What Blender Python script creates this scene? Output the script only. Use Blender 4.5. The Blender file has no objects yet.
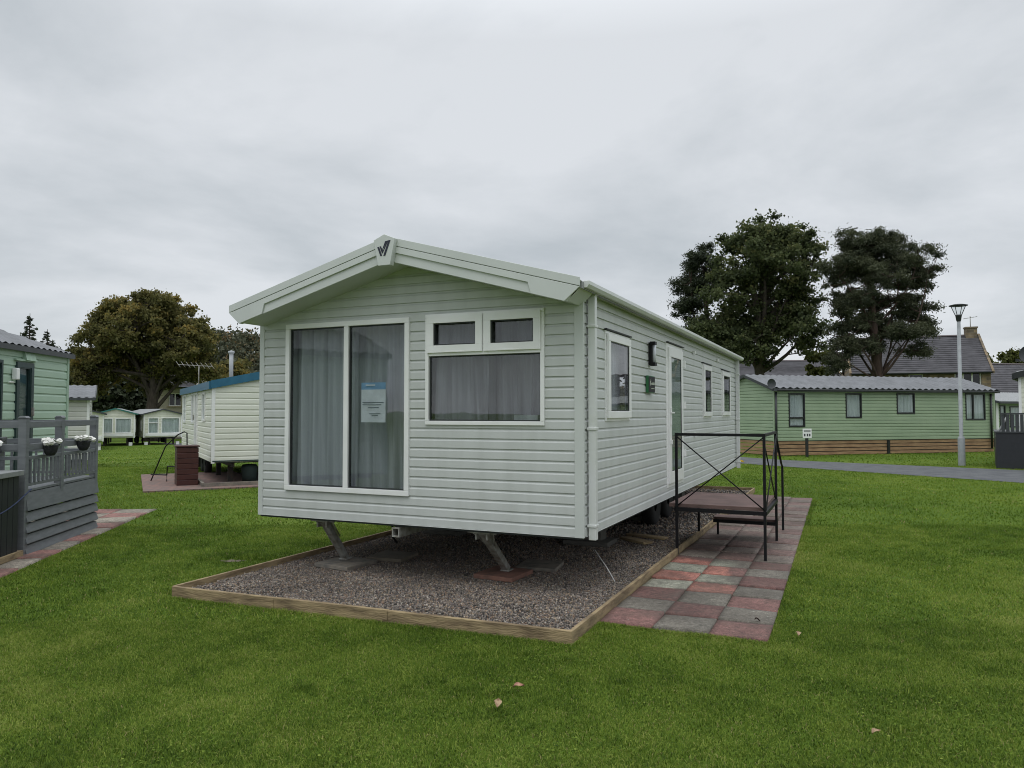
import bpy, math, random
import numpy as np
from mathutils import Vector, Matrix, noise
R = math.radians
rng = np.random.default_rng(7)
random.seed(7)
scene = bpy.context.scene
COL = scene.collection

# ------------------------------------------------------------------ camera, world, sun, exposure
HC = 1.8
cam_d = bpy.data.cameras.new('camera')
cam = bpy.data.objects.new('camera', cam_d); COL.objects.link(cam)
cam.location = (0, 0, HC)
cam.rotation_euler = (R(90) + math.atan(28 / 748.0), 0, 0)
cam_d.sensor_width = 36; cam_d.lens = 748 / 1024 * 36
cam_d.clip_start = .05; cam_d.clip_end = 3000
scene.camera = cam

world = bpy.data.worlds.new('World'); scene.world = world
world.use_nodes = True
wn = world.node_tree; wn.nodes.clear()
def wnode(t, **k):
    n = wn.nodes.new(t)
    for a, b in k.items(): setattr(n, a, b)
    return n
SUN_EL, SUN_AZ = 62, 205      # azimuth clockwise from +Y: behind the camera, a little to the left
sky = wnode('ShaderNodeTexSky', sky_type='NISHITA', sun_disc=False, sun_elevation=R(SUN_EL), sun_rotation=R(SUN_AZ))
skyg = wnode('ShaderNodeBackground'); skyg.inputs['Strength'].default_value = .09
wn.links.new(sky.outputs[0], skyg.inputs['Color'])
tc = wnode('ShaderNodeTexCoord')
sep = wnode('ShaderNodeSeparateXYZ'); wn.links.new(tc.outputs['Generated'], sep.inputs[0])
# overcast deck: direction / (elevation + k) gives cloud bands that flatten to the horizon
add = wnode('ShaderNodeMath', operation='ADD'); wn.links.new(sep.outputs['Z'], add.inputs[0]); add.inputs[1].default_value = .22
dv = wnode('ShaderNodeVectorMath', operation='DIVIDE'); wn.links.new(tc.outputs['Generated'], dv.inputs[0])
comb = wnode('ShaderNodeCombineXYZ')
for i in range(3): wn.links.new(add.outputs[0], comb.inputs[i])
wn.links.new(comb.outputs[0], dv.inputs[1])
n1 = wnode('ShaderNodeTexNoise'); n1.inputs['Scale'].default_value = .95; n1.inputs['Detail'].default_value = 8; n1.inputs['Roughness'].default_value = .56; n1.inputs['Distortion'].default_value = .25
wn.links.new(dv.outputs[0], n1.inputs['Vector'])
cr = wnode('ShaderNodeValToRGB')
cr.color_ramp.elements[0].position = .36; cr.color_ramp.elements[0].color = (.455, .492, .522, 1)
cr.color_ramp.elements[1].position = .62; cr.color_ramp.elements[1].color = (.665, .69, .72, 1)
wn.links.new(n1.outputs['Fac'], cr.inputs[0])
# CIE overcast: brighter overhead
mr = wnode('ShaderNodeMapRange'); wn.links.new(sep.outputs['Z'], mr.inputs['Value'])
mr.inputs['From Min'].default_value = .45; mr.inputs['From Max'].default_value = .95
mr.inputs['To Min'].default_value = 1.0; mr.inputs['To Max'].default_value = 2.7
clg = wnode('ShaderNodeBackground'); wn.links.new(cr.outputs[0], clg.inputs['Color']); wn.links.new(mr.outputs[0], clg.inputs['Strength'])
mx = wnode('ShaderNodeMixShader'); mx.inputs[0].default_value = .93
wn.links.new(skyg.outputs[0], mx.inputs[1]); wn.links.new(clg.outputs[0], mx.inputs[2])
wo = wnode('ShaderNodeOutputWorld'); wn.links.new(mx.outputs[0], wo.inputs['Surface'])

sl = bpy.data.lights.new('sun', 'SUN'); sl.energy = .6; sl.angle = R(40); sl.color = (1, .97, .93)
so = bpy.data.objects.new('sun', sl); COL.objects.link(so)
so.rotation_euler = (R(90 - SUN_EL), 0, R(180 - SUN_AZ))
so.location = (0, 0, 30)
scene.view_settings.view_transform = 'Standard'
scene.view_settings.look = 'None'
scene.view_settings.exposure = 0.18
scene.cycles.filter_width = 1.0
scene.view_settings.gamma = 1

# ------------------------------------------------------------------ materials
MATS = {}
def mat(name, col, rough=.6, metal=0, col2=None, nscale=8, ndetail=5, bump=0, bscale=40, stretch=None, spec=.5, lo=.35, hi=.65, attr=None, alpha=None, trans=0):
    if name in MATS: return MATS[name]
    m = bpy.data.materials.new(name); m.use_nodes = True
    nt = m.node_tree; b = nt.nodes['Principled BSDF']
    b.inputs['Roughness'].default_value = rough; b.inputs['Metallic'].default_value = metal
    b.inputs['Specular IOR Level'].default_value = spec
    col = tuple(col) + (1,)
    tcn = nt.nodes.new('ShaderNodeTexCoord'); mp = nt.nodes.new('ShaderNodeMapping')
    nt.links.new(tcn.outputs['Object'], mp.inputs[0])
    if stretch: mp.inputs['Scale'].default_value = stretch
    if col2 is None:
        col2 = tuple(c * .82 for c in col[:3])
    n = nt.nodes.new('ShaderNodeTexNoise'); n.inputs['Scale'].default_value = nscale; n.inputs['Detail'].default_value = ndetail
    nt.links.new(mp.outputs[0], n.inputs['Vector'])
    r = nt.nodes.new('ShaderNodeValToRGB')
    r.color_ramp.elements[0].position = lo; r.color_ramp.elements[0].color = tuple(col2) + (1,)
    r.color_ramp.elements[1].position = hi; r.color_ramp.elements[1].color = col
    nt.links.new(n.outputs['Fac'], r.inputs[0])
    out = r.outputs[0]
    if attr:
        a = nt.nodes.new('ShaderNodeAttribute'); a.attribute_name = attr
        mm = nt.nodes.new('ShaderNodeMix'); mm.data_type = 'RGBA'; mm.blend_type = 'MULTIPLY'; mm.inputs[0].default_value = 1
        nt.links.new(out, mm.inputs[6]); nt.links.new(a.outputs['Color'], mm.inputs[7]); out = mm.outputs[2]
    nt.links.new(out, b.inputs['Base Color'])
    if bump:
        bn = nt.nodes.new('ShaderNodeTexNoise'); bn.inputs['Scale'].default_value = bscale; bn.inputs['Detail'].default_value = 6
        nt.links.new(mp.outputs[0], bn.inputs['Vector'])
        bp = nt.nodes.new('ShaderNodeBump'); bp.inputs['Strength'].default_value = bump; bp.inputs['Distance'].default_value = .02
        nt.links.new(bn.outputs['Fac'], bp.inputs['Height']); nt.links.new(bp.outputs[0], b.inputs['Normal'])
    MATS[name] = m
    return m

def glass_mat(name, tint, refl=1.0):
    m = bpy.data.materials.new(name); m.use_nodes = True
    nt = m.node_tree; nt.nodes.clear()
    o = nt.nodes.new('ShaderNodeOutputMaterial')
    t = nt.nodes.new('ShaderNodeBsdfTransparent'); t.inputs[0].default_value = tint + (1,)
    g = nt.nodes.new('ShaderNodeBsdfGlossy'); g.inputs['Roughness'].default_value = .015
    lw = nt.nodes.new('ShaderNodeLayerWeight')
    pw = nt.nodes.new('ShaderNodeMath'); pw.operation = 'POWER'; nt.links.new(lw.outputs['Facing'], pw.inputs[0]); pw.inputs[1].default_value = 5
    f = nt.nodes.new('ShaderNodeMath'); f.operation = 'MULTIPLY_ADD'; nt.links.new(pw.outputs[0], f.inputs[0]); f.inputs[1].default_value = .8; f.inputs[2].default_value = .065
    nz = nt.nodes.new('ShaderNodeTexNoise'); nz.inputs['Scale'].default_value = 1.3
    tcn = nt.nodes.new('ShaderNodeTexCoord'); nt.links.new(tcn.outputs['Object'], nz.inputs['Vector'])
    bp = nt.nodes.new('ShaderNodeBump'); bp.inputs['Strength'].default_value = .06; bp.inputs['Distance'].default_value = .03
    nt.links.new(nz.outputs['Fac'], bp.inputs['Height']); nt.links.new(bp.outputs[0], g.inputs['Normal'])
    mu = nt.nodes.new('ShaderNodeMath'); mu.operation = 'MULTIPLY'; mu.inputs[1].default_value = refl
    nt.links.new(f.outputs[0], mu.inputs[0])
    x = nt.nodes.new('ShaderNodeMixShader'); nt.links.new(mu.outputs[0], x.inputs[0])
    nt.links.new(t.outputs[0], x.inputs[1]); nt.links.new(g.outputs[0], x.inputs[2]); nt.links.new(x.outputs[0], o.inputs[0])
    return m

def leaf_mat(name, dark, light, trans=.3, nscale=.35, c3=None):
    m = bpy.data.materials.new(name); m.use_nodes = True
    nt = m.node_tree; b = nt.nodes['Principled BSDF']; b.inputs['Roughness'].default_value = .7; b.inputs['Specular IOR Level'].default_value = .25
    a = nt.nodes.new('ShaderNodeAttribute'); a.attribute_name = 'rnd'
    s = nt.nodes.new('ShaderNodeSeparateColor'); nt.links.new(a.outputs['Color'], s.inputs[0])
    r = nt.nodes.new('ShaderNodeValToRGB')
    r.color_ramp.elements[0].color = dark + (1,); r.color_ramp.elements[1].color = light + (1,)
    if c3:
        r.color_ramp.elements[1].position = .75
        e = r.color_ramp.elements.new(1.0); e.color = c3 + (1,)
    nt.links.new(s.outputs[0], r.inputs[0])
    nt.links.new(r.outputs[0], b.inputs['Base Color'])
    t = nt.nodes.new('ShaderNodeBsdfTranslucent'); nt.links.new(r.outputs[0], t.inputs[0])
    x = nt.nodes.new('ShaderNodeMixShader'); x.inputs[0].default_value = trans
    o = nt.nodes['Material Output']
    nt.links.new(b.outputs[0], x.inputs[1]); nt.links.new(t.outputs[0], x.inputs[2]); nt.links.new(x.outputs[0], o.inputs[0])
    return m

M_clad = mat('sage_cladding', (.56, .58, .565), .42, col2=(.505, .525, .505), nscale=2.5, stretch=(2.5, 2.5, .3), lo=.25, hi=.6)
M_trim = mat('pale_trim', (.60, .625, .605), .4, col2=(.56, .585, .565), nscale=2)
M_upvc = mat('white_upvc', (.87, .87, .87), .3, col2=(.80, .805, .79), nscale=3)
M_gutter = mat('gutter_plastic', (.69, .70, .71), .35, col2=(.64, .66, .63), nscale=3)
M_roofsheet = mat('roof_sheet', (.30, .31, .31), .5)
M_black = mat('black_paint', (.008, .008, .010), .5, col2=(.018, .012, .011), nscale=20, lo=.2, hi=.4, spec=.25)
M_seal = mat('dark_seal', (.03, .035, .035), .6)
M_steel = mat('galvanised_steel', (.42, .42, .40), .55, .3, col2=(.22, .20, .17), nscale=14)
M_dark = mat('chassis_steel', (.03, .03, .03), .7, col2=(.05, .035, .025), nscale=10)
M_navy = mat('navy_ink', (.012, .014, .035), .4)
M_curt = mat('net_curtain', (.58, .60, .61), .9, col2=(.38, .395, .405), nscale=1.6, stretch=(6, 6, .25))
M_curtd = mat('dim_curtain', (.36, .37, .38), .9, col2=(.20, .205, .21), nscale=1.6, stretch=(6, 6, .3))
M_room = mat('room_dark', (.10, .095, .09), .9)
M_glass = glass_mat('window_glass', (.86, .875, .89), 1.0)
M_glassd = glass_mat('door_glass', (.82, .85, .84), .8)
M_wood = mat('treated_timber', (.36, .27, .15), .85, col2=(.15, .105, .06), nscale=4, ndetail=9, stretch=(1.2, 1.2, 5), bump=.7, bscale=22, lo=.3, hi=.62)
M_woodtop = M_wood
M_concrete = mat('grey_concrete', (.27, .235, .19), .9, col2=(.15, .14, .125), nscale=9, bump=.6, bscale=60)
M_redslab = mat('red_concrete', (.30, .15, .11), .9, col2=(.18, .10, .075), nscale=9, bump=.5, bscale=60)
M_asphalt = mat('asphalt', (.115, .12, .125), .85, col2=(.075, .078, .085), nscale=2.5, bump=.6, bscale=90)
M_mint = mat('mint_cladding', (.40, .53, .42), .45, col2=(.36, .49, .38), nscale=1.2)
M_lodge = mat('green_cladding', (.33, .42, .28), .5, col2=(.29, .38, .25), nscale=1.2)
M_cream = mat('cream_cladding', (.77, .78, .69), .45, col2=(.71, .72, .63), nscale=1.2)
M_cream2 = mat('ivory_cladding', (.76, .77, .66), .45, col2=(.62, .63, .52), nscale=1.2)
M_greyclad = mat('pale_grey_cladding', (.58, .58, .54), .45, col2=(.50, .50, .46), nscale=1.2)
M_tile = mat('grey_tile_roof', (.165, .17, .182), .55, col2=(.12, .125, .132), nscale=2)
M_blue = mat('teal_blue_trim', (.02, .13, .22), .4, col2=(.015, .11, .19))
M_greentrim = mat('sea_green_trim', (.03, .17, .14), .4)
M_blacktrim = mat('black_trim', (.018, .021, .022), .4)
M_greytrim = mat('charcoal_trim', (.05, .055, .06), .45)
M_deckgrey = mat('slate_grey_paint', (.165, .175, .185), .6, col2=(.13, .14, .15), nscale=5, stretch=(1, 1, 5))
M_brown = mat('mahogany_plastic', (.065, .018, .014), .5, col2=(.05, .014, .012))
M_lodgeskirt = mat('orange_timber', (.42, .27, .15), .8, col2=(.27, .16, .09), nscale=2, stretch=(.6, 1, 6))
M_slate = mat('roof_slate', (.080, .076, .084), .8, col2=(.045, .043, .048), nscale=1.5, bump=.5, bscale=6, stretch=(1, 1, 2))
M_bark = mat('bark', (.075, .06, .048), .95, col2=(.035, .028, .022), nscale=6, bump=1, bscale=10, stretch=(1, 1, .3))
M_pinebark = mat('pine_bark', (.085, .055, .042), .95, col2=(.04, .027, .021), nscale=5, bump=1, bscale=10, stretch=(1, 1, .3))

def stone_mat():
    m = bpy.data.materials.new('coursed_stone'); m.use_nodes = True
    nt = m.node_tree; b = nt.nodes['Principled BSDF']; b.inputs['Roughness'].default_value = .9
    tcn = nt.nodes.new('ShaderNodeTexCoord')
    mp = nt.nodes.new('ShaderNodeMapping'); mp.inputs['Rotation'].default_value = (R(90), 0, 0)
    nt.links.new(tcn.outputs['Object'], mp.inputs[0])
    br = nt.nodes.new('ShaderNodeTexBrick'); nt.links.new(mp.outputs[0], br.inputs['Vector'])
    br.inputs['Color1'].default_value = (.27, .20, .12, 1); br.inputs['Color2'].default_value = (.13, .105, .075, 1); br.inputs['Mortar'].default_value = (.20, .17, .13, 1)
    br.inputs['Scale'].default_value = 1; br.inputs['Brick Width'].default_value = .5; br.inputs['Row Height'].default_value = .22; br.inputs['Mortar Size'].default_value = .012
    n = nt.nodes.new('ShaderNodeTexNoise'); n.inputs['Scale'].default_value = 2.5; n.inputs['Detail'].default_value = 5; nt.links.new(tcn.outputs['Object'], n.inputs['Vector'])
    mm = nt.nodes.new('ShaderNodeMix'); mm.data_type = 'RGBA'; mm.blend_type = 'OVERLAY'; mm.inputs[0].default_value = .7
    nt.links.new(br.outputs[0], mm.inputs[6]); nt.links.new(n.outputs['Fac'], mm.inputs[7]); nt.links.new(mm.outputs[2], b.inputs['Base Color'])
    return m
M_stone = stone_mat()

# ------------------------------------------------------------------ mesh helpers
def tag(o, label=None, cat=None, group=None, kind=None):
    if label: o['label'] = label
    if cat: o['category'] = cat
    if group: o['group'] = group
    if kind: o['kind'] = kind
    return o
def root(name, label, cat, loc=(0, 0, 0), az=0, group=None):
    o = bpy.data.objects.new(name, None); COL.objects.link(o)
    o.location = loc; o.rotation_euler = (0, 0, -R(az)); o.empty_display_size = .3
    return tag(o, label, cat, group)

class MB:
    def __init__(s, fm=None): s.v = []; s.f = []; s.m = []; s.sm = []; s.fm = fm
    def add(s, vs, fs, mi=0, smooth=False):
        n = len(s.v)
        if s.fm: vs = [s.fm(*p) for p in vs]
        s.v += [tuple(p) for p in vs]
        for f in fs: s.f.append([n + i for i in f]); s.m.append(mi); s.sm.append(smooth)
        return s
    def box(s, a0, a1, b0, b1, c0, c1, mi=0):
        vs = [(x, y, z) for x in (a0, a1) for y in (b0, b1) for z in (c0, c1)]
        return s.add(vs, [(0, 1, 3, 2), (4, 6, 7, 5), (0, 4, 5, 1), (2, 3, 7, 6), (0, 2, 6, 4), (1, 5, 7, 3)], mi)
    def prism(s, poly, p0, p1, mi=0, axis='y'):
        # poly in the plane across the axis
        n = len(poly)
        def P(q, t):
            if axis == 'y': return (q[0], t, q[1])
            if axis == 'x': return (t, q[0], q[1])
            return (q[0], q[1], t)
        vs = [P(q, p0) for q in poly] + [P(q, p1) for q in poly]
        fs = [tuple(range(n))[::-1], tuple(range(n, 2 * n))] + [(i, (i + 1) % n, n + (i + 1) % n, n + i) for i in range(n)]
        return s.add(vs, fs, mi)
    def hull8(s, pts, mi=0):
        return s.add(pts, [(0, 1, 2, 3), (7, 6, 5, 4), (0, 4, 5, 1), (1, 5, 6, 2), (2, 6, 7, 3), (3, 7, 4, 0)], mi)
    def tube(s, pts, r, n=8, mi=0, smooth=True, cap=True, square=False):
        pts = [Vector(p) for p in pts]; rs = r if hasattr(r, '__len__') else [r] * len(pts)
        if square: n = 4; smooth = False
        vs = []; prev = None
        for i, p in enumerate(pts):
            d = (pts[min(i + 1, len(pts) - 1)] - pts[max(i - 1, 0)]).normalized()
            ref = Vector((0, 0, 1)) if abs(d.z) < .95 else Vector((0, 1, 0))
            a = d.cross(ref).normalized(); b = d.cross(a).normalized()
            for k in range(n):
                t = 2 * math.pi * (k + (.5 if square else 0)) / n
                rr = rs[i] * (1.4142 if square else 1)
                vs.append(p + a * math.cos(t) * rr + b * math.sin(t) * rr)
        fs = []
        for i in range(len(pts) - 1):
            for k in range(n):
                fs.append((i * n + k, i * n + (k + 1) % n, (i + 1) * n + (k + 1) % n, (i + 1) * n + k))
        s.add(vs, fs, mi, smooth)
        if cap:
            m = len(s.v) - len(vs)
            s.f.append([m + k for k in range(n)][::-1]); s.m.append(mi); s.sm.append(False)
            s.f.append([m + (len(pts) - 1) * n + k for k in range(n)]); s.m.append(mi); s.sm.append(False)
        return s
    def lathe(s, prof, c=(0, 0, 0), n=20, mi=0, smooth=True):
        vs = []
        for (r, z) in prof:
            for k in range(n):
                t = 2 * math.pi * k / n
                vs.append((c[0] + r * math.cos(t), c[1] + r * math.sin(t), c[2] + z))
        fs = [(i * n + k, i * n + (k + 1) % n, (i + 1) * n + (k + 1) % n, (i + 1) * n + k) for i in range(len(prof) - 1) for k in range(n)]
        return s.add(vs, fs, mi, smooth)
    def build(s, name, mats, parent=None, bevel=0, loc=None):
        me = bpy.data.meshes.new(name)
        me.from_pydata(s.v, [], s.f)
        mats = mats if isinstance(mats, (list, tuple)) else [mats]
        for m in mats: me.materials.append(m)
        me.polygons.foreach_set('material_index', s.m)
        me.polygons.foreach_set('use_smooth', s.sm)
        me.update()
        import bmesh
        bm = bmesh.new(); bm.from_mesh(me); bmesh.ops.recalc_face_normals(bm, faces=bm.faces); bm.to_mesh(me); bm.free()
        o = bpy.data.objects.new(name, me); COL.objects.link(o)
        if parent: o.parent = parent
        if loc: o.location = loc
        if bevel:
            b = o.modifiers.new('bevel', 'BEVEL'); b.width = bevel; b.segments = 2; b.limit_method = 'ANGLE'; b.angle_limit = R(40)
        return o

def raw_mesh(name, V, F, m, attr=None, parent=None, smooth=False):
    """V (n,3), F (k,3) numpy triangles, attr (n,) or (n,3) float -> colour attribute 'rnd'"""
    me = bpy.data.meshes.new(name)
    me.vertices.add(len(V)); me.vertices.foreach_set('co', V.astype(np.float32).ravel())
    me.loops.add(F.size); me.loops.foreach_set('vertex_index', F.astype(np.int32).ravel())
    me.polygons.add(len(F)); me.polygons.foreach_set('loop_start', np.arange(0, F.size, F.shape[1], dtype=np.int32))
    if smooth: me.polygons.foreach_set('use_smooth', np.ones(len(F), bool))
    me.update(calc_edges=True)
    if attr is not None:
        a = me.color_attributes.new('rnd', 'FLOAT_COLOR', 'POINT')
        c = np.ones((len(V), 4), np.float32)
        if attr.ndim == 1: c[:, :3] = attr[:, None]
        else: c[:, :3] = attr
        a.data.foreach_set('color', c.ravel())
    me.materials.append(m)
    o = bpy.data.objects.new(name, me); COL.objects.link(o)
    if parent: o.parent = parent
    return o

# wall frames: (s, out, z) -> local xyz
def fm_front(W): return lambda s, o, z: (s, -o, z)                # front wall along x, outwards = -y
def fm_back(L): return lambda s, o, z: (s, L + o, z)
def fm_right(X=0): return lambda s, o, z: (X + o, s, z)           # wall along y, outwards = +x
def fm_left(X): return lambda s, o, z: (X - o, s, z)

def siding(mb, s0, s1, z0, ztop, holes=(), pitch=.1, depth=.016, gable=None, frac=.68):
    """lapped boards; gable = (apex_s, apex_z, slope): roof line z = apex_z - slope*|s-apex_s|"""
    zs = set([z0, ztop]); 
    k = 0; prof = []
    while z0 + k * pitch < ztop + 1e-6:
        zb = z0 + k * pitch
        prof += [(zb, depth), (zb + frac * pitch, depth * .9), (zb + (frac + .16) * pitch, .2 * depth), (zb + pitch - 1e-5, 0.0)]
        k += 1
    for z, _ in prof: zs.add(z)
    for h in holes: zs.add(h[2]); zs.add(h[3])
    zs = sorted(z for z in zs if z0 - 1e-9 <= z <= ztop + 1e-9)
    pz = [p[0] for p in prof]; po = [p[1] for p in prof]
    def off(z, below):
        return float(np.interp(z + (-1e-6 if below else 1e-6), pz, po))
    def bounds(z):
        if gable and z > gable[1] - gable[2] * max(abs(s0 - gable[0]), abs(s1 - gable[0])):
            h = max(0, (gable[1] - z) / gable[2])
            return max(s0, gable[0] - h), min(s1, gable[0] + h)
        return s0, s1
    for a, b in zip(zs[:-1], zs[1:]):
        if b - a < 1e-7: continue
        if b - a < 2e-4 : pass
        mid = (a + b) / 2
        cuts = sorted((h[0], h[1]) for h in holes if h[2] < mid < h[3])
        la, ra = bounds(a); lb, rb = bounds(b)
        if ra - la < 1e-4: continue
        segs = []; ca, cb = la, lb
        for (h0, h1) in cuts:
            segs.append((ca, h0, cb, h0)); ca = cb = h1
        segs.append((ca, ra, cb, rb))
        oa, ob = off(a, False), off(b, True)
        for (x0, x1, x2, x3) in segs:
            if x1 - x0 < 1e-4: continue
            mb.add([(x0, oa, a), (x1, oa, a), (x3, ob, b), (x2, ob, b)], [(0, 1, 2, 3)])
        # underside lip of the next board
        kk = (b - z0) / pitch
        if abs(kk - round(kk)) < 1e-4 and b < ztop - .001:
            for (x0, x1, x2, x3) in segs:
                mb.add([(x2, 0, b), (x3, 0, b), (x3, depth, b), (x2, depth, b)], [(0, 1, 2, 3)])
    return mb

def ring(mb, s0, s1, z0, z1, w, o0, o1, wb=None, mi=0):
    wb = w if wb is None else wb
    mb.box(s0, s1, o0, o1, z1 - w, z1, mi); mb.box(s0, s1, o0, o1, z0, z0 + wb, mi)
    mb.box(s0, s0 + w, o0, o1, z0 + wb, z1 - w, mi); mb.box(s1 - w, s1, o0, o1, z0 + wb, z1 - w, mi)

def curtain_mesh(mb, s0, s1, z0, z1, back, folds=14, amp=.025, seed=0, split=None, gather=.0):
    rr = random.Random(seed); n = max(16, int((s1 - s0) * 60)); ph = [rr.uniform(0, 6.28) for _ in range(4)]
    rows = 7; vs = []
    for j in range(rows + 1):
        t = j / rows; z = z0 + (z1 - z0) * t
        for i in range(n + 1):
            s = i / n
            w = math.sin(s * folds * 6.28 + ph[0] + .5 * math.sin(t * 2 + ph[1])) + .5 * math.sin(s * folds * 2.3 * 6.28 + ph[2] + t) + .4 * math.sin(s * folds * .37 * 6.28 + ph[3])
            x = s0 + (s1 - s0) * s
            if gather: x += gather * math.sin(s * 6.28) * (1 - t)
            vs.append((x, -back + amp * w * (.6 + .4 * (1 - t)), z))
    fs = [(j * (n + 1) + i, j * (n + 1) + i + 1, (j + 1) * (n + 1) + i + 1, (j + 1) * (n + 1) + i) for j in range(rows) for i in range(n)]
    mb.add(vs, fs, 0, True)

def window(parent, fm, s0, s1, z0, z1, fw=.045, out=.03, lights=None, framem=None, curt=None, curtfrac=1, hood=False, glass=None, label=None, folds=7, seed=1, back=.09, sill=False, inner=.02, bev=.004):
    framem = framem or M_upvc
    f = MB(fm)
    ring(f, s0, s1, z0, z1, fw, -.03, out)
    if sill: f.box(s0 - .02, s1 + .02, -.01, out + .03, z0 - .025, z0 - .002)
    lights = lights or [(s0 + fw, s1 - fw, z0 + fw, z1 - fw)]
    p = MB(fm)
    # bars between lights are given as gaps
    xs = sorted(set([l[0] for l in lights] + [l[1] for l in lights]))
    for (a, b, c, d) in [(l[0], l[1], l[2], l[3]) for l in lights]:
        if inner:
            ring(f, a + .001, b - .001, c + .001, d - .001, inner, -.02, out - .012)
        p.box(a + inner * .7, b - inner * .7, -.004, .002, c + inner * .7, d - inner * .7)
    fo = f.build('window', [framem, M_seal], parent, bevel=bev)
    if label: fo['label'] = label
    p.build('pane', glass or M_glass, fo)
    if curt:
        c = MB(fm); back = .032; curtain_mesh(c, s0 + fw * .5, s0 + fw * .5 + (s1 - s0 - fw) * curtfrac, z0 + fw * .4, z1 - fw * .4, back, folds=folds * (s1 - s0), amp=.014, seed=seed)
        c.build('curtain', curt, fo)
    return fo, f

# ------------------------------------------------------------------ ground
def sstep(t): 
    t = np.clip(t, 0, 1); return t * t * (3 - 2 * t)
def gh(x, y):
    x = np.asarray(x, float); y = np.asarray(y, float)
    s = sstep((y - 19) / 32.) * sstep((-1 - x) / 10.)
    return -.75 * s - 0.6 * sstep((y - 55) / 30) * sstep((-1 - x) / 10.)
AZ = 24.4
U = np.array([math.cos(R(AZ)), -math.sin(R(AZ))]); V_ = np.array([math.sin(R(AZ)), math.cos(R(AZ))])
P0 = np.array([.66, 7.0])
def W(u, v): return P0 + U * u + V_ * v          # caravan-local metres to world
def uv(x, y):
    q = np.stack([np.asarray(x) - P0[0], np.asarray(y) - P0[1]], -1)
    return q @ U, q @ V_

def smooth_noise(x, y, s, seed):
    # cheap value noise
    r = np.random.default_rng(seed); G = r.random((256, 256)); xx = x / s + 50; yy = y / s + 50
    xi = np.floor(xx).astype(int); yi = np.floor(yy).astype(int); fx = sstep(xx - xi); fy = sstep(yy - yi)
    a = G[xi % 256, yi % 256]; b = G[(xi + 1) % 256, yi % 256]; c = G[xi % 256, (yi + 1) % 256]; d = G[(xi + 1) % 256, (yi + 1) % 256]
    return (a * (1 - fx) + b * fx) * (1 - fy) + (c * (1 - fx) + d * fx) * fy
def inpoly(x, y, poly):
    ins = np.zeros(len(x), bool); n = len(poly)
    for i in range(n):
        x0, y0 = poly[i]; x1, y1 = poly[(i + 1) % n]
        if y0 == y1: continue
        c = ((y0 > y) != (y1 > y)) & (x < (x1 - x0) * (y - y0) / (y1 - y0) + x0)
        ins ^= c
    return ins
BED = [tuple(W(-3.82, -1.35)), tuple(W(.31, -1.14)), tuple(W(.29, 11.0)), tuple(W(-3.80, 11.0))]
PAV = [tuple(W(.31, -.475)), tuple(W(1.67, -.475)), tuple(W(1.53, 10.05)), tuple(W(.31, 10.05))]
PATHL = [(-5.0, 5.2), (-6.56, 13.9), (-10.2, 13.9), (-10.2, 5.2)]
CPAT = [(-8.206, 16.713), (-10.49, 21.23), (-8.3, 22.4), (-5.9, 17.95)]
CSL = [(-7.3, 17.4), (-9.2, 21.5), (-4.2, 23.8), (-2.6, 20.0)]
ROADN = [(-30, 62), (2, 35.5), (8.9, 24.7), (12.9, 19.), (17.5, 11.8), (25, -4)]
ROADF = [(-30, 66), (4.5, 38.5), (10.1, 28.), (15.1, 23.6), (22, 17.2), (32, 2)]
ROAD = ROADN + ROADF[::-1]

def ground_mat():
    m = bpy.data.materials.new('lawn_ground'); m.use_nodes = True
    nt = m.node_tree; b = nt.nodes['Principled BSDF']; b.inputs['Roughness'].default_value = .95; b.inputs['Specular IOR Level'].default_value = .1
    tcn = nt.nodes.new('ShaderNodeTexCoord')
    def nz(sc, det, st=None):
        mp = nt.nodes.new('ShaderNodeMapping'); nt.links.new(tcn.outputs['Object'], mp.inputs[0])
        if st: mp.inputs['Scale'].default_value = st
        n = nt.nodes.new('ShaderNodeTexNoise'); n.inputs['Scale'].default_value = sc; n.inputs['Detail'].default_value = det; nt.links.new(mp.outputs[0], n.inputs['Vector']); return n
    def ramp(src, stops):
        r = nt.nodes.new('ShaderNodeValToRGB'); nt.links.new(src, r.inputs[0])
        r.color_ramp.elements[0].position = stops[0][0]; r.color_ramp.elements[0].color = stops[0][1] + (1,)
        r.color_ramp.elements[1].position = stops[-1][0]; r.color_ramp.elements[1].color = stops[-1][1] + (1,)
        for p, c in stops[1:-1]:
            e = r.color_ramp.elements.new(p); e.color = c + (1,)
        return r
    a = nz(.35, 6, (1, .6, 1)); ra = ramp(a.outputs['Fac'], [(.3, (.068, .120, .014)), (.55, (.100, .160, .021)), (.75, (.14, .19, .031))])
    bb = nz(30, 4); rb = ramp(bb.outputs['Fac'], [(.3, (.6, .6, .6)), (.7, (1.3, 1.3, 1.3))])
    mm = nt.nodes.new('ShaderNodeMix'); mm.data_type = 'RGBA'; mm.blend_type = 'MULTIPLY'; mm.inputs[0].default_value = 1
    nt.links.new(ra.outputs[0], mm.inputs[6]); nt.links.new(rb.outputs[0], mm.inputs[7])
    nt.links.new(mm.outputs[2], b.inputs['Base Color'])
    bp = nt.nodes.new('ShaderNodeBump'); bp.inputs['Strength'].default_value = .8; bp.inputs['Distance'].default_value = .04
    nt.links.new(bb.outputs['Fac'], bp.inputs['Height']); nt.links.new(bp.outputs[0], b.inputs['Normal'])
    return m
M_ground = ground_mat()
gx = np.concatenate([np.linspace(-1500, -120, 14), np.linspace(-100, 100, 161), np.linspace(120, 1500, 14)])
gy = np.concatenate([np.linspace(-600, -20, 8), np.linspace(-10, 110, 97), np.linspace(130, 1800, 16)])
X, Y = np.meshgrid(gx, gy); Z = gh(X, Y)
nx, ny = len(gx), len(gy); idx = np.arange(nx * ny).reshape(ny, nx)
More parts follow.
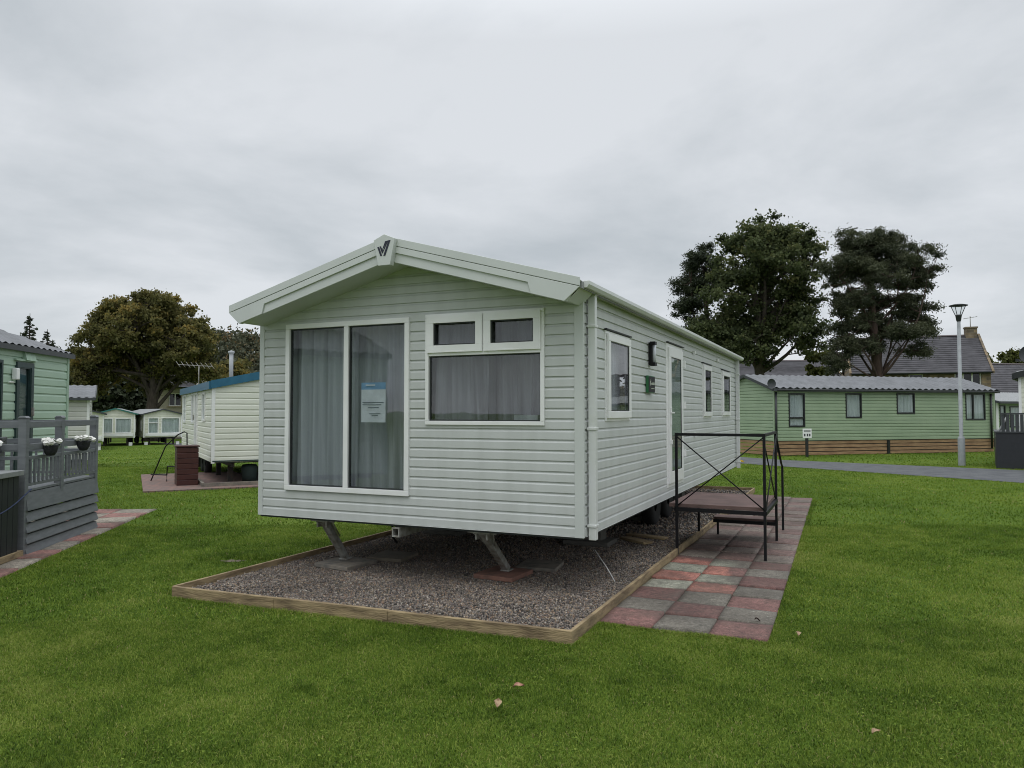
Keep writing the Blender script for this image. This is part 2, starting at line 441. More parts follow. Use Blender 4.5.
Q = np.stack([idx[:-1, :-1], idx[:-1, 1:], idx[1:, 1:], idx[1:, :-1]], -1).reshape(-1, 4)
g = raw_mesh('ground', np.stack([X, Y, Z], -1).reshape(-1, 3), Q, M_ground, smooth=True); tag(g, kind='structure')

def sheet(name, left, right, z, m, kind='structure', sub=1):
    mb = MB(); vs = []
    pts = []
    for (a, b) in zip(left, right):
        pts.append((a, b))
    fine = []
    for i in range(len(pts) - 1):
        for t in np.linspace(0, 1, 9)[:(9 if i == len(pts) - 2 else 8)]:
            a = np.array(pts[i][0]) * (1 - t) + np.array(pts[i + 1][0]) * t; b = np.array(pts[i][1]) * (1 - t) + np.array(pts[i + 1][1]) * t
            fine.append((a, b))
    for a, b in fine:
        for s in np.linspace(0, 1, 5):
            p = a * (1 - s) + b * s; vs.append((p[0], p[1], float(gh(p[0], p[1])) + z))
    fs = [(i * 5 + k, i * 5 + k + 1, (i + 1) * 5 + k + 1, (i + 1) * 5 + k) for i in range(len(fine) - 1) for k in range(4)]
    mb.add(vs, fs, 0, True); o = mb.build(name, m); tag(o, kind=kind); return o
sheet('road', ROADN, ROADF, .012, M_asphalt)

# gravel bed base and stones
gb = MB(); p = [W(-3.79, -1.29), W(.28, -1.08), W(.28, 10.95), W(-3.79, 10.95)]
gb.add([(q[0], q[1], .018) for q in p], [(0, 1, 2, 3)])
M_gravbase = mat('gravel_base', (.10, .09, .085), .95, col2=(.05, .045, .042), nscale=60, bump=1, bscale=70)
tag(gb.build('gravel_bed', M_gravbase), kind='structure')
ico_v = []; t = (1 + 5 ** .5) / 2
for a, b in ((-1, t), (1, t), (-1, -t), (1, -t)): ico_v.append((a, b, 0))
for a, b in ((-1, t), (1, t), (-1, -t), (1, -t)): ico_v.append((0, a, b))
for a, b in ((t, -1), (t, 1), (-t, -1), (-t, 1)): ico_v.append((a, 0, b))
ico_v = np.array(ico_v) / math.sqrt(1 + t * t)
ico_f = np.array([(0, 11, 5), (0, 5, 1), (0, 1, 7), (0, 7, 10), (0, 10, 11), (1, 5, 9), (5, 11, 4), (11, 10, 2), (10, 7, 6), (7, 1, 8), (3, 9, 4), (3, 4, 2), (3, 2, 6), (3, 6, 8), (3, 8, 9), (4, 9, 5), (2, 4, 11), (6, 2, 10), (8, 6, 7), (9, 8, 1)])
def rand_rot(n):
    q = rng.normal(size=(n, 4)); q /= np.linalg.norm(q, axis=1)[:, None]; a, b, c, d = q.T
    return np.stack([np.stack([1 - 2 * (c * c + d * d), 2 * (b * c - a * d), 2 * (b * d + a * c)], -1), np.stack([2 * (b * c + a * d), 1 - 2 * (b * b + d * d), 2 * (c * d - a * b)], -1), np.stack([2 * (b * d - a * c), 2 * (c * d + a * b), 1 - 2 * (b * b + c * c)], -1)], 1)
def stones(n, u0, u1, v0, v1, s0, s1):
    u = rng.uniform(u0, u1, n); v = rng.uniform(v0, v1, n)
    lim = -1.28 + (u + 3.79) / 4.07 * .21
    k = v > lim + .01; u = u[k]; v = v[k]; n = len(u)
    r = rng.uniform(s0, s1, n)
    sc = np.stack([rng.uniform(.8, 1.3, n), rng.uniform(.6, 1.1, n), rng.uniform(.45, .85, n)], -1) * r[:, None]
    V = ico_v[None] * (1 + rng.normal(0, .12, (n, 12, 1))) * sc[:, None, :]
    V = np.einsum('nij,nkj->nki', rand_rot(n), V)
    zz = .026 + rng.uniform(0, .016, n)
    V[..., 0] += (P0[0] + U[0] * u + V_[0] * v)[:, None]; V[..., 1] += (P0[1] + U[1] * u + V_[1] * v)[:, None]; V[..., 2] += zz[:, None]
    F = (ico_f[None] + 12 * np.arange(n)[:, None, None])
    pal = np.array([(.19, .17, .155), (.28, .25, .225), (.11, .10, .095), (.33, .26, .19), (.24, .17, .13), (.42, .39, .35), (.15, .13, .13)])
    tintk = smooth_noise(u, v, .5, 21) * .6 + smooth_noise(u, v, .16, 22) * .4
    c = pal[rng.choice(7, n, p=[.27, .2, .17, .12, .1, .05, .09])] * rng.uniform(.75, 1.25, n)[:, None] * (.62 + .5 * tintk)[:, None] * np.array((1.02, .985, .93))
    return V.reshape(-1, 3), F.reshape(-1, 3), np.repeat(c, 12, 0)
def attr_mat(name, rough=.85):
    m = bpy.data.materials.new(name); m.use_nodes = True; nt = m.node_tree; b = nt.nodes['Principled BSDF']; b.inputs['Roughness'].default_value = rough
    a = nt.nodes.new('ShaderNodeAttribute'); a.attribute_name = 'rnd'
    n = nt.nodes.new('ShaderNodeTexNoise'); n.inputs['Scale'].default_value = 90; tcn = nt.nodes.new('ShaderNodeTexCoord'); nt.links.new(tcn.outputs['Object'], n.inputs['Vector'])
    mm = nt.nodes.new('ShaderNodeMix'); mm.data_type = 'RGBA'; mm.blend_type = 'OVERLAY'; mm.inputs[0].default_value = .4
    nt.links.new(a.outputs['Color'], mm.inputs[6]); nt.links.new(n.outputs['Fac'], mm.inputs[7]); nt.links.new(mm.outputs[2], b.inputs['Base Color'])
    return m
parts = [stones(56000, -3.78, .27, -1.30, 1.6, .0055, .0125), stones(24000, -3.78, .27, 1.6, 4.0, .008, .014), stones(12000, -3.78, .27, 4.0, 10.9, .012, .022)]
Vs = []; Fs = []; Cs = []; off = 0
for (a, b, c) in parts: Vs.append(a); Fs.append(b + off); Cs.append(c); off += len(a)
o = raw_mesh('gravel', np.concatenate(Vs), np.concatenate(Fs), attr_mat('gravel_stone'), np.concatenate(Cs))
tag(o, 'loose grey and brown gravel filling the timber edged bed under the caravan', 'gravel', kind='stuff')

# timber edging
CAR_LOC = (P0[0], P0[1], 0)
te = root('timber_edging', 'low timber board edging around the gravel bed under the caravan', 'edging', CAR_LOC, AZ)
def board(a, b, z0, z1, th):
    a = Vector((a[0], a[1], 0)); b = Vector((b[0], b[1], 0)); d = (b - a).normalized(); n = Vector((-d.y, d.x, 0)) * th
    mb = MB(); mb.hull8([a + Vector((0, 0, z0)), b + Vector((0, 0, z0)), b + n + Vector((0, 0, z0)), a + n + Vector((0, 0, z0)), a + Vector((0, 0, z1)), b + Vector((0, 0, z1)), b + n + Vector((0, 0, z1)), a + n + Vector((0, 0, z1))])
    return mb
def lerp2(a, b, t): return (a[0] + (b[0] - a[0]) * t, a[1] + (b[1] - a[1]) * t)
fl, frr = (-3.765, -1.32), (.295, -1.12)
sp = [0, .30, .595, 1]
for i in range(3):
    board(lerp2(fl, frr, sp[i]), lerp2(fl, frr, sp[i + 1] - .0008), -.05, .102 + .003 * (i % 2), .04).build('board', M_wood, te, bevel=.004)
for v0, v1, w in ((-1.28, 2.2, 0), (2.203, 6.0, .003), (6.003, 10.95, 0)):
    board((-3.762 + w, v0), (-3.762 + w, v1), -.05, .10, .034).build('board', M_wood, te, bevel=.004)
    board((.292 + w, v0 + (.16 if v0 < 0 else 0)), (.292 + w, v1), -.05, .10, .034).build('board', M_wood, te, bevel=.004)
board((.29, 10.952), (-3.8, 10.952), -.05, .10, -.034).build('board', M_wood, te, bevel=.004)

# slab pavement beside the caravan
def slab_mat():
    m = bpy.data.materials.new('paving_slabs'); m.use_nodes = True
    nt = m.node_tree; b = nt.nodes['Principled BSDF']; b.inputs['Roughness'].default_value = .85
    a = nt.nodes.new('ShaderNodeAttribute'); a.attribute_name = 'rnd'
    tcn = nt.nodes.new('ShaderNodeTexCoord')
    out = a.outputs['Color']
    for sc, fac, l, h, det in ((2.2, .30, .25, .75, 3), (85, .75, .2, .8, 4), (22, .35, .3, .7, 6)):
        n = nt.nodes.new('ShaderNodeTexNoise'); n.inputs['Scale'].default_value = sc; n.inputs['Detail'].default_value = det; nt.links.new(tcn.outputs['Object'], n.inputs['Vector'])
        r = nt.nodes.new('ShaderNodeMapRange'); nt.links.new(n.outputs['Fac'], r.inputs[0]); r.inputs[1].default_value = l; r.inputs[2].default_value = h
        mm = nt.nodes.new('ShaderNodeMix'); mm.data_type = 'RGBA'; mm.blend_type = 'OVERLAY'; mm.inputs[0].default_value = fac
        nt.links.new(out, mm.inputs[6]); nt.links.new(r.outputs[0], mm.inputs[7]); out = mm.outputs[2]
    # dark weathering stains that run across joints
    n = nt.nodes.new('ShaderNodeTexNoise'); n.inputs['Scale'].default_value = 1.7; n.inputs['Detail'].default_value = 9; n.inputs['Roughness'].default_value = .68; nt.links.new(tcn.outputs['Object'], n.inputs['Vector'])
    r = nt.nodes.new('ShaderNodeMapRange'); nt.links.new(n.outputs['Fac'], r.inputs[0]); r.inputs[1].default_value = .42; r.inputs[2].default_value = .66; r.inputs[3].default_value = 0; r.inputs[4].default_value = .62
    mm = nt.nodes.new('ShaderNodeMix'); mm.data_type = 'RGBA'; nt.links.new(r.outputs[0], mm.inputs[0]); nt.links.new(out, mm.inputs[6]); mm.inputs[7].default_value = (.085, .070, .056, 1); out = mm.outputs[2]
    # pale lichen / bird specks
    n = nt.nodes.new('ShaderNodeTexVoronoi'); n.inputs['Scale'].default_value = 9; nt.links.new(tcn.outputs['Object'], n.inputs['Vector'])
    r = nt.nodes.new('ShaderNodeMapRange'); nt.links.new(n.outputs['Distance'], r.inputs[0]); r.inputs[1].default_value = .10; r.inputs[2].default_value = .07
    mm = nt.nodes.new('ShaderNodeMix'); mm.data_type = 'RGBA'; nt.links.new(r.outputs[0], mm.inputs[0]); nt.links.new(out, mm.inputs[6]); mm.inputs[7].default_value = (.34, .32, .28, 1); 
    ns = nt.nodes.new('ShaderNodeTexNoise'); ns.inputs['Scale'].default_value = 2.2; nt.links.new(tcn.outputs['Object'], ns.inputs['Vector'])
    rs = nt.nodes.new('ShaderNodeMapRange'); nt.links.new(ns.outputs['Fac'], rs.inputs[0]); rs.inputs[1].default_value = .55; rs.inputs[2].default_value = .62
    mu = nt.nodes.new('ShaderNodeMath'); mu.operation = 'MULTIPLY'; nt.links.new(r.outputs[0], mu.inputs[0]); nt.links.new(rs.outputs[0], mu.inputs[1]); nt.links.new(mu.outputs[0], mm.inputs[0])
    nt.links.new(mm.outputs[2], b.inputs['Base Color'])
    bn = nt.nodes.new('ShaderNodeTexNoise'); bn.inputs['Scale'].default_value = 45; bn.inputs['Detail'].default_value = 6; nt.links.new(tcn.outputs['Object'], bn.inputs['Vector'])
    bp = nt.nodes.new('ShaderNodeBump'); bp.inputs['Strength'].default_value = .5; bp.inputs['Distance'].default_value = .01; nt.links.new(bn.outputs['Fac'], bp.inputs['Height']); nt.links.new(bp.outputs[0], b.inputs['Normal'])
    return m
M_slabs = slab_mat()
M_joint = mat('joint_dirt', (.06, .055, .04), .95, col2=(.04, .05, .02))
def slab_grid(name, frame, cols, rows, colour, z=.03, gap=.008, th=.05, fn=None):
    """frame(u,v)->(x,y); each slab subdivided so wear masks can follow their own outline"""
    V = []; F = []; C = []
    for i in range(len(cols) - 1):
        for j in range(len(rows) - 1):
            u0, u1, v0, v1 = cols[i] + gap / 2, cols[i + 1] - gap / 2, rows[j] + gap / 2, rows[j + 1] - gap / 2
            dz = rng.uniform(-.006, .006); tx, ty = rng.normal(0, .007, 2)
            n = 8; base = len(V); c0 = colour(i, j)
            for a in range(n + 1):
                for b in range(n + 1):
                    uu = u0 + (u1 - u0) * a / n; vv = v0 + (v1 - v0) * b / n
                    w = frame(uu, vv); e = -.003 if a in (0, n) or b in (0, n) else 0
                    zz = z + dz + tx * (a / n - .5) + ty * (b / n - .5) + e
                    V.append((w[0], w[1], zz)); C.append(fn(uu, vv, c0, i, j) if fn else c0)
            for a in range(n):
                for b in range(n):
                    F.append((base + a * (n + 1) + b, base + (a + 1) * (n + 1) + b, base + (a + 1) * (n + 1) + b + 1, base + a * (n + 1) + b + 1))
            corner = [(a, 0) for a in range(n)] + [(n, b) for b in range(n)] + [(a, n) for a in range(n, 0, -1)] + [(0, b) for b in range(n, 0, -1)]
            ids = [base + a * (n + 1) + b for a, b in corner]; lb = len(V)
            for k in ids: q = V[k]; V.append((q[0], q[1], q[2] - th)); C.append(c0)
            m = len(ids)
            for k in range(m): F.append((ids[k], lb + k, lb + (k + 1) % m, ids[(k + 1) % m]))
    o = raw_mesh(name, np.array(V), np.array(F), M_slabs, np.array(C)); tag(o, kind='structure'); return o
RED = np.array((.155, .078, .068)); GREY = np.array((.140, .126, .104)); 
CRED = np.array((.36, .15, .115)); CGREY = np.array((.29, .285, .225))
PALE = np.array((.215, .170, .145)); PINK = np.array((.20, .128, .112))
jit = {}
def colour_main(i, j):
    if (i, j) not in jit: jit[(i, j)] = rng.uniform(.82, 1.18)
    return (RED if (i + j) % 2 == 0 else GREY) * jit[(i, j)]
def wear(u, v, c, i, j):
    k = (i + j) % 2 == 0
    nz = noise.noise(Vector((u * 3, v * 3, 0))) * .10
    # pressure-washed patch with a ragged edge
    d = min((u - .1), (1.17 + nz * .7 + .12 * math.sin(v * 2.2) - u), v - (.86 + nz), (2.55 + nz * 2 - v))
    t = max(0, min(1, d / .05))
    if i == 2 : t = t * .75
    cl = (CRED if k else CGREY) * (.85 + .35 * noise.noise(Vector((u * 5, v * 5, 3))))
    if v > 2.5:
        far = min(1, (v - 2.5) / .6)
        c = c * (1 - far * .95) + ((PINK if k else PALE) * .85) * far * .95
    return c * (1 - t) + cl * t
cols = [.305, .762, 1.217, 1.672]
rows = [-.475 + .4565 * k for k in range(24)]
slab_grid('pavement', lambda u, v: W(.305 + (u - .305) * (1 - .0105 * max(0, v)), v), cols, rows, colour_main, z=.03, fn=wear)
jb = MB(); p = [W(.31, -.465), W(1.66, -.465), W(1.51, 9.98), W(.31, 9.98)]
jb.add([(q[0], q[1], .012) for q in p], [(0, 1, 2, 3)]); tag(jb.build('pavement_joints', M_joint), kind='structure')

# left path
azl = -10.1; UL = np.array([math.cos(R(azl)), -math.sin(R(azl))]); VL = np.array([math.sin(R(azl)), math.cos(R(azl))]); PL0 = np.array([-6.56, 13.9])
def WLp(u, v): return PL0 + UL * u + VL * v
def col_left(i, j): return (np.array((.27, .135, .115)) if (i + j) % 2 == 0 else np.array((.27, .235, .19))) * rng.uniform(.85, 1.12)
lc = [-.6 * k for k in range(7)][::-1]; lr = [-9.0 + .6 * k for k in range(16)]
slab_grid('path', WLp, lc, lr, col_left, z=.028)
jb = MB(); p = [WLp(-3.59, -8.99), WLp(-.01, -8.99), WLp(-.01, -.01), WLp(-3.59, -.01)]
jb.add([(q[0], q[1], .012) for q in p], [(0, 1, 2, 3)]); tag(jb.build('path_joints', M_joint), kind='structure')
PATHL = [tuple(q) for q in (WLp(-3.62, -9.02), WLp(.02, -9.02), WLp(.02, .02), WLp(-3.62, .02))]

mb = MB(); pts = [(-3.38 + .15 * (1 + .25 * math.sin(k * 2.3)) * math.cos(k * 6.283 / 14), 9.10 + .07 * (1 + .25 * math.cos(k * 3.1)) * math.sin(k * 6.283 / 14), .006) for k in range(14)]
mb.add(pts, [tuple(range(14))]); tag(mb.build('soil', mat('bare_soil', (.16, .13, .09), .95, nscale=30)), kind='structure')
# ------------------------------------------------------------------ grass blades
def grass_points(n, y0, y1, xr=.74, pw=1.0):
    y = np.sqrt(rng.uniform(y0 ** 2, y1 ** 2, n)) if pw == 1 else rng.uniform(y0, y1, n)
    x = rng.uniform(-xr, xr, n) * y
    bad = inpoly(x, y, BED) | inpoly(x, y, PAV) | inpoly(x, y, PATHL) | inpoly(x, y, CPAT) | inpoly(x, y, CSL) | inpoly(x, y, ROAD)
    # the little bare hollow in the lawn
    bad |= (((x + 3.38) / .16) ** 2 + ((y - 9.10) / .09) ** 2 < 1) & (rng.random(n) < .8)
    return x[~bad], y[~bad]
def blades(x, y, h, w):
    n = len(x); th = rng.uniform(0, 2 * np.pi, n); lean = rng.uniform(.25, 1.6, n)
    la = rng.uniform(0, 2 * np.pi, n)
    big = smooth_noise(x, y, .55, 3) * .5 + smooth_noise(x, y, .17, 4) * .5
    hh = h * rng.uniform(.55, 1.25, n) * (.65 + .7 * big); ww = w * rng.uniform(.7, 1.3, n)
    z = gh(x, y)
    hol = (((x + 3.38) / .5) ** 2 + ((y - 9.25) / .28) ** 2 < 1) & (y > 9.1); hh = np.where(hol, hh * 1.9, hh)
    c, s = np.cos(th), np.sin(th)
    p0 = np.stack([x - c * ww, y - s * ww, z - .003], -1); p1 = np.stack([x + c * ww, y + s * ww, z - .003], -1)
    mx_ = x + np.cos(la) * hh * lean * .35; my = y + np.sin(la) * hh * lean * .35; mz = z + hh * .60
    p2 = np.stack([mx_ + c * ww * .7, my + s * ww * .7, mz], -1); p3 = np.stack([mx_ - c * ww * .7, my - s * ww * .7, mz], -1)
    p4 = np.stack([x + np.cos(la) * hh * lean, y + np.sin(la) * hh * lean, z + hh * (1 - .30 * lean)], -1)
    V = np.stack([p0, p1, p2, p3, p4], 1).reshape(-1, 3)
    F = np.array([(0, 1, 2), (0, 2, 3), (3, 2, 4)])[None] + 5 * np.arange(n)[:, None, None]
    m1 = smooth_noise(x, y, 1.6, 11); m2 = smooth_noise(x, y, .6, 12); m3 = smooth_noise(x, y, .18, 13)
    k = .02 + .34 * m1 + .30 * m2 + .34 * m3 + rng.normal(0, 1, n) * np.clip(.32 - y * .015, .07, .27)
    k += .45 * np.exp(-((x - 4.35) ** 2 + (y - 6.5) ** 2) / .12) + .18 * np.exp(-((x - 3.6) ** 2 / .5 + (y - 9) ** 2 / 8))
    k = np.clip(k, 0, .98)
    dead = rng.random(n) < .018; k[dead] = 1.0
    return V, F.reshape(-1, 3), np.repeat(k, 5)
M_grass = bpy.data.materials.new('grass_blades'); M_grass.use_nodes = True
_nt = M_grass.node_tree; _b = _nt.nodes['Principled BSDF']; _b.inputs['Roughness'].default_value = .75; _b.inputs['Specular IOR Level'].default_value = .2
_a = _nt.nodes.new('ShaderNodeAttribute'); _a.attribute_name = 'rnd'; _r = _nt.nodes.new('ShaderNodeValToRGB'); _nt.links.new(_a.outputs['Fac'], _r.inputs[0])
_r.color_ramp.elements[0].color = (.038, .072, .010, 1); _r.color_ramp.elements[1].color = (.34, .29, .13, 1)
for p_, c_ in ((.3, (.092, .160, .017)), (.6, (.170, .248, .030)), (.97, (.32, .38, .08))):
    e = _r.color_ramp.elements.new(p_); e.color = c_ + (1,)
_nt.links.new(_r.outputs[0], _b.inputs['Base Color'])
_t = _nt.nodes.new('ShaderNodeBsdfTranslucent'); _nt.links.new(_r.outputs[0], _t.inputs[0]); _x = _nt.nodes.new('ShaderNodeMixShader'); _x.inputs[0].default_value = .35
_nt.links.new(_b.outputs[0], _x.inputs[1]); _nt.links.new(_t.outputs[0], _x.inputs[2]); _nt.links.new(_x.outputs[0], _nt.nodes['Material Output'].inputs[0])
Vs = []; Fs = []; Cs = []; off = 0
for (n, y0, y1, h, w) in ((380000, 2.6, 6.5, .025, .0024), (280000, 6.5, 12, .028, .0040), (170000, 12, 26, .038, .008), (60000, 26, 55, .05, .02)):
    x, y = grass_points(n, y0, y1); a, b, c = blades(x, y, h, w)
    Vs.append(a); Fs.append(b + off); Cs.append(c); off += len(a)
# scattered longer tufts and clover patches
for q in range(110):
    y = math.sqrt(rng.uniform(3.0 ** 2, 11 ** 2)); x = rng.uniform(-.72, .72) * y; m_ = int(rng.uniform(30, 110)); sp_ = rng.uniform(.03, .09)
    xx = x + rng.normal(0, sp_, m_); yy = y + rng.normal(0, sp_ * .8, m_); bad = inpoly(xx, yy, BED) | inpoly(xx, yy, PAV) | inpoly(xx, yy, PATHL)
    if bad.any(): continue
    a, b, c = blades(xx, yy, rng.uniform(.045, .065), .0024); c = np.clip(c * rng.uniform(.4, 1.2), 0, .9); Vs.append(a); Fs.append(b + off); Cs.append(c); off += len(a)
ncl_ = 26000; yy = np.sqrt(rng.uniform(2.8 ** 2, 9 ** 2, ncl_)); xx = rng.uniform(-.72, .72, ncl_) * yy
pk = (smooth_noise(xx, yy, .45, 31) > .62) & ~(inpoly(xx, yy, BED) | inpoly(xx, yy, PAV) | inpoly(xx, yy, PATHL)); xx = xx[pk]; yy = yy[pk]; nc_ = len(xx)
if nc_:
    th = rng.uniform(0, 6.28, nc_); rr_ = rng.uniform(.004, .009, nc_); tz = rng.uniform(.018, .032, nc_); pts_ = []
    for kk in range(5):
        aa = th + kk * 6.283 / 5; pts_.append(np.stack([xx + np.cos(aa) * rr_, yy + np.sin(aa) * rr_, tz + rng.normal(0, .0015, nc_)], -1))
    a = np.stack(pts_, 1).reshape(-1, 3); b = (np.array([(0, 1, 2), (0, 2, 3), (0, 3, 4)])[None] + 5 * np.arange(nc_)[:, None, None]).reshape(-1, 3)
    Vs.append(a); Fs.append(b + off); Cs.append(np.repeat(np.clip(rng.normal(.42, .16, nc_), 0, .9), 5)); off += len(a)
# tufts hugging the timber edge, path edges and the platform pavement
def edge_pts(a, b, n, spread, side=1):
    t = rng.random(n); d = np.abs(rng.normal(0, spread, n)) + .004; dx, dy = b[0] - a[0], b[1] - a[1]; L = math.hypot(dx, dy); nx_, ny_ = dy / L * side, -dx / L * side
    return a[0] + dx * t + nx_ * d, a[1] + dy * t + ny_ * d
for (a, b, n, sd) in ((W(-3.82, -1.36), W(.30, -1.15), 2500, 1), (W(-3.84, -1.28), W(-3.84, 5.), 3000, -1), (W(.32, -1.12), W(.32, -.48), 900, 1), (W(.32, -.48), W(1.68, -.48), 2600, 1), (W(1.685, -.48), W(1.54, 10.), 5500, 1)):
    x, y = edge_pts(a, b, n, .03, sd); a, b, c = blades(x, y, .034, .0022); Vs.append(a); Fs.append(b + off); Cs.append(c); off += len(a)
o = raw_mesh('grass', np.concatenate(Vs), np.concatenate(Fs), M_grass, np.concatenate(Cs))
tag(o, 'short mown green grass covering the lawn', 'grass', kind='stuff')
del Vs, Fs, Cs

# ------------------------------------------------------------------ main static caravan
car = root('static_caravan', 'large pale sage static caravan raised on jacks over the gravel bed in the centre', 'static caravan', CAR_LOC, AZ)
WD, LN, ZB = 3.89, 10.15, .64
AP, AZT, SLP = -1.905, 3.553, .276
FMF = lambda s, o, z: (s, -o, z)
FMR = lambda s, o, z: (o, s, z)
FML = lambda s, o, z: (-WD - o, s, z)
FMB = lambda s, o, z: (s, LN + o, z)
patio = (-3.515, -1.885, .93, 2.785)
fwin = (-1.69, -.375, 1.67, 2.80)
m = MB(FMF)
siding(m, -WD + .001, -.001, ZB, 3.45, [patio, fwin], .1, .015, gable=(AP, 3.46, SLP))
m.build('front_wall', M_clad, car)
w1 = (.66, 1.57, 1.705, 2.635); door = (3.44, 4.46, .775, 2.74); w2 = (6.12, 6.93, 1.70, 2.62); w3 = (8.15, 9.15, 1.705, 2.61)
m = MB(FMR); siding(m, .001, LN - .001, ZB, 2.93, [w1, door, w2, w3], .1, .015); m.build('side_wall', M_clad, car)
m = MB(FML); siding(m, .001, LN - .001, ZB, 2.93, [(1.0, 2.2, 1.7, 2.6), (6, 7.2, 1.7, 2.6)], .1, .015); m.build('side_wall', M_clad, car)
m = MB(FMB); siding(m, -WD + .001, -.001, ZB, 3.45, [(-2.6, -1.4, 1.7, 2.6)], .1, .015, gable=(AP, 3.46, SLP)); m.build('back_wall', M_clad, car)
m = MB(); m.box(-WD + .004, -.004, .004, LN - .004, ZB - .03, ZB + .02); m.build('floor', M_seal, car)
# corner posts and bottom trims
for (x0, x1, y0, y1) in ((-.075, .016, -.020, .0), (.0, .016, .0005, .018), (-WD - .016, -WD + .05, -.020, .0), (-WD - .016, -WD, .0, .05), (-.05, .016, LN, LN + .02), (0, .016, LN - .07, LN), (-WD - .016, -WD + .05, LN, LN + .02), (-WD - .016, -WD, LN - .05, LN)):
    m = MB(); m.box(x0, x1, y0, y1, ZB - .012, 2.93); m.build('corner_trim', M_trim, car, bevel=.003)
m = MB(); m.box(-WD + .052, -.064, -.022, -.001, ZB - .009, ZB - .002); m.box(.001, .020, .052, LN - .07, ZB - .009, ZB - .002); m.build('base_trim', M_trim, car, bevel=.002)
# roof
def zr(u): return AZT - SLP * abs(u - AP)
EL, ER = -3.985, .12
m = MB()
for e in (EL, ER):
    n = 44
    for i in range(n):       # shallow ribs across the slope
        v0 = -.36 + (LN + .46) * i / n; v1 = v0 + (LN + .46) / n; vm = (v0 + v1) / 2
        for (a, b, da, db) in ((v0, vm, 0, .0), (vm, vm + .03, .0, .018), (vm + .03, v1 - .03, .018, .018), (v1 - .03, v1, .018, 0)):
            m.add([(AP, a, zr(AP) - .03 + da), (e, a, zr(e) - .03 + da), (e, b, zr(e) - .03 + db), (AP, b, zr(AP) - .03 + db)], [(0, 1, 2, 3)])
m.prism([(EL, zr(EL) - .03), (AP, zr(AP) - .03), (ER, zr(ER) - .03), (ER, zr(ER) - .09), (AP, zr(AP) - .09), (EL, zr(EL) - .09)], -.355, LN + .09)
m.build('roof', M_roofsheet, car)
# fascia
def strip(mb, ua, ub, t0, t1, v0, v1, cut=None):
    """band under the roof line between depths t0 and t1"""
    pts = [(ua, zr(ua) - t0), (ub, zr(ub) - t0), (ub, zr(ub) - t1), (ua, zr(ua) - t1)]
    mb.prism(pts, v0, v1)
fs_ = MB()
for sgn in (-1, 1):
    tip = EL if sgn < 0 else ER
    def uu(d): return tip - sgn * d
    # backing board with the cut-off lower corner
    fs_.prism([(tip - sgn * .002, zr(tip) - .02), (AP, AZT - .002), (AP, AZT - .244), (uu(.14), zr(uu(.14)) - .244)], -.40, -.35)
    strip(fs_, tip, AP, 0, .078, -.42, -.402)                         # top band
    pts = [(tip, zr(tip) - .084), (AP, zr(AP) - .084), (AP, zr(AP) - .148), (uu(.50), zr(uu(.50)) - .148), (uu(.47), zr(uu(.47)) - .246), (uu(.145), zr(uu(.145)) - .246), (uu(.02), zr(tip) - .10)]
    if sgn > 0: pts = pts[::-1]
    fs_.prism(pts, -.418, -.4005)
fs_.build('fascia', M_trim, car, bevel=.003)
sf = MB()
for e in (EL, ER):
    d = .14 if e < AP else -.14
    a, b = AP, e + d
    sf.add([(a, -.352, zr(a) - .235), (b, -.352, zr(b) - .235), (b, -.0005, zr(b) - .235), (a, -.0005, zr(a) - .235)], [(0, 1, 2, 3)])
    sf.add([(b, -.352, zr(b) - .235), (e, -.352, zr(e) - .06), (e, .02, zr(e) - .06), (b, .02, zr(b) - .235)], [(0, 1, 2, 3)])
    # side soffit closing the gap between wall and eave
    w = -WD if e < AP else 0
    sf.add([(w, 0, 2.925), (e, 0, zr(e) - .07), (e, LN, zr(e) - .07), (w, LN, 2.925)], [(0, 1, 2, 3)])
sf.build('soffit', M_trim, car)
# keystone with emblem
m = MB()
m.prism([(-2.03, 3.512), (AP, 3.565), (-1.78, 3.512), (-1.835, 3.252), (-1.975, 3.252)], -.470, -.40)
key = m.build('ridge_cap', M_trim, car, bevel=.004)
m = MB()
def stroke(x0, x1, zt, x2, x3, zb):
    k = .00070; cx, cz = -1.905, 3.425
    P = lambda x, z: (cx + (x - 390) * k * 1.05, cz - (z - 370) * k * 1.05)
    a, b, c, d = P(x0, zt), P(x1, zt), P(x3, zb), P(x2, zb); m.prism([a, b, c, d], -.474, -.4705)
stroke(284, 312, 350, 334, 362, 474); stroke(322, 344, 344, 360, 374, 440); stroke(352, 366, 372, 368, 380, 430)
stroke(462, 494, 272, 382, 412, 476); stroke(436, 456, 276, 372, 386, 416); stroke(410, 430, 280, 372, 384, 372)
m.build('emblem', M_navy, key)

# patio glass doors
s0, s1, z0, z1 = patio
f = MB(FMF); fw = .055
ring(f, s0, s1, z0, z1, fw, -.03, .038); f.box(-2.715, -2.655, -.03, .034, z0 + fw, z1 - fw)
po = f.build('patio_window', M_upvc, car, bevel=.004)
f = MB(FMF)
for a, b in ((s0 + fw, -2.715), (-2.655, s1 - fw)):
    ring(f, a + .001, b - .001, z0 + fw + .001, z1 - fw - .001, .012, -.022, .012)
f.build('gasket', M_seal, po)
for a, b in ((s0 + fw, -2.715), (-2.655, s1 - fw)):
    f = MB(FMF); f.box(a + .008, b - .008, -.004, .002, z0 + fw + .008, z1 - fw - .008); f.build('pane', M_glass, po)
for a, b, sd, bk in ((s0 - .12, -2.62, 3, .14), (-2.80, s1 + .12, 5, .24)):
    f = MB(FMF); curtain_mesh(f, a, b, z0 + .03, z1 - .03, bk, folds=5, amp=.042, seed=sd); f.build('curtain', M_curt, po)
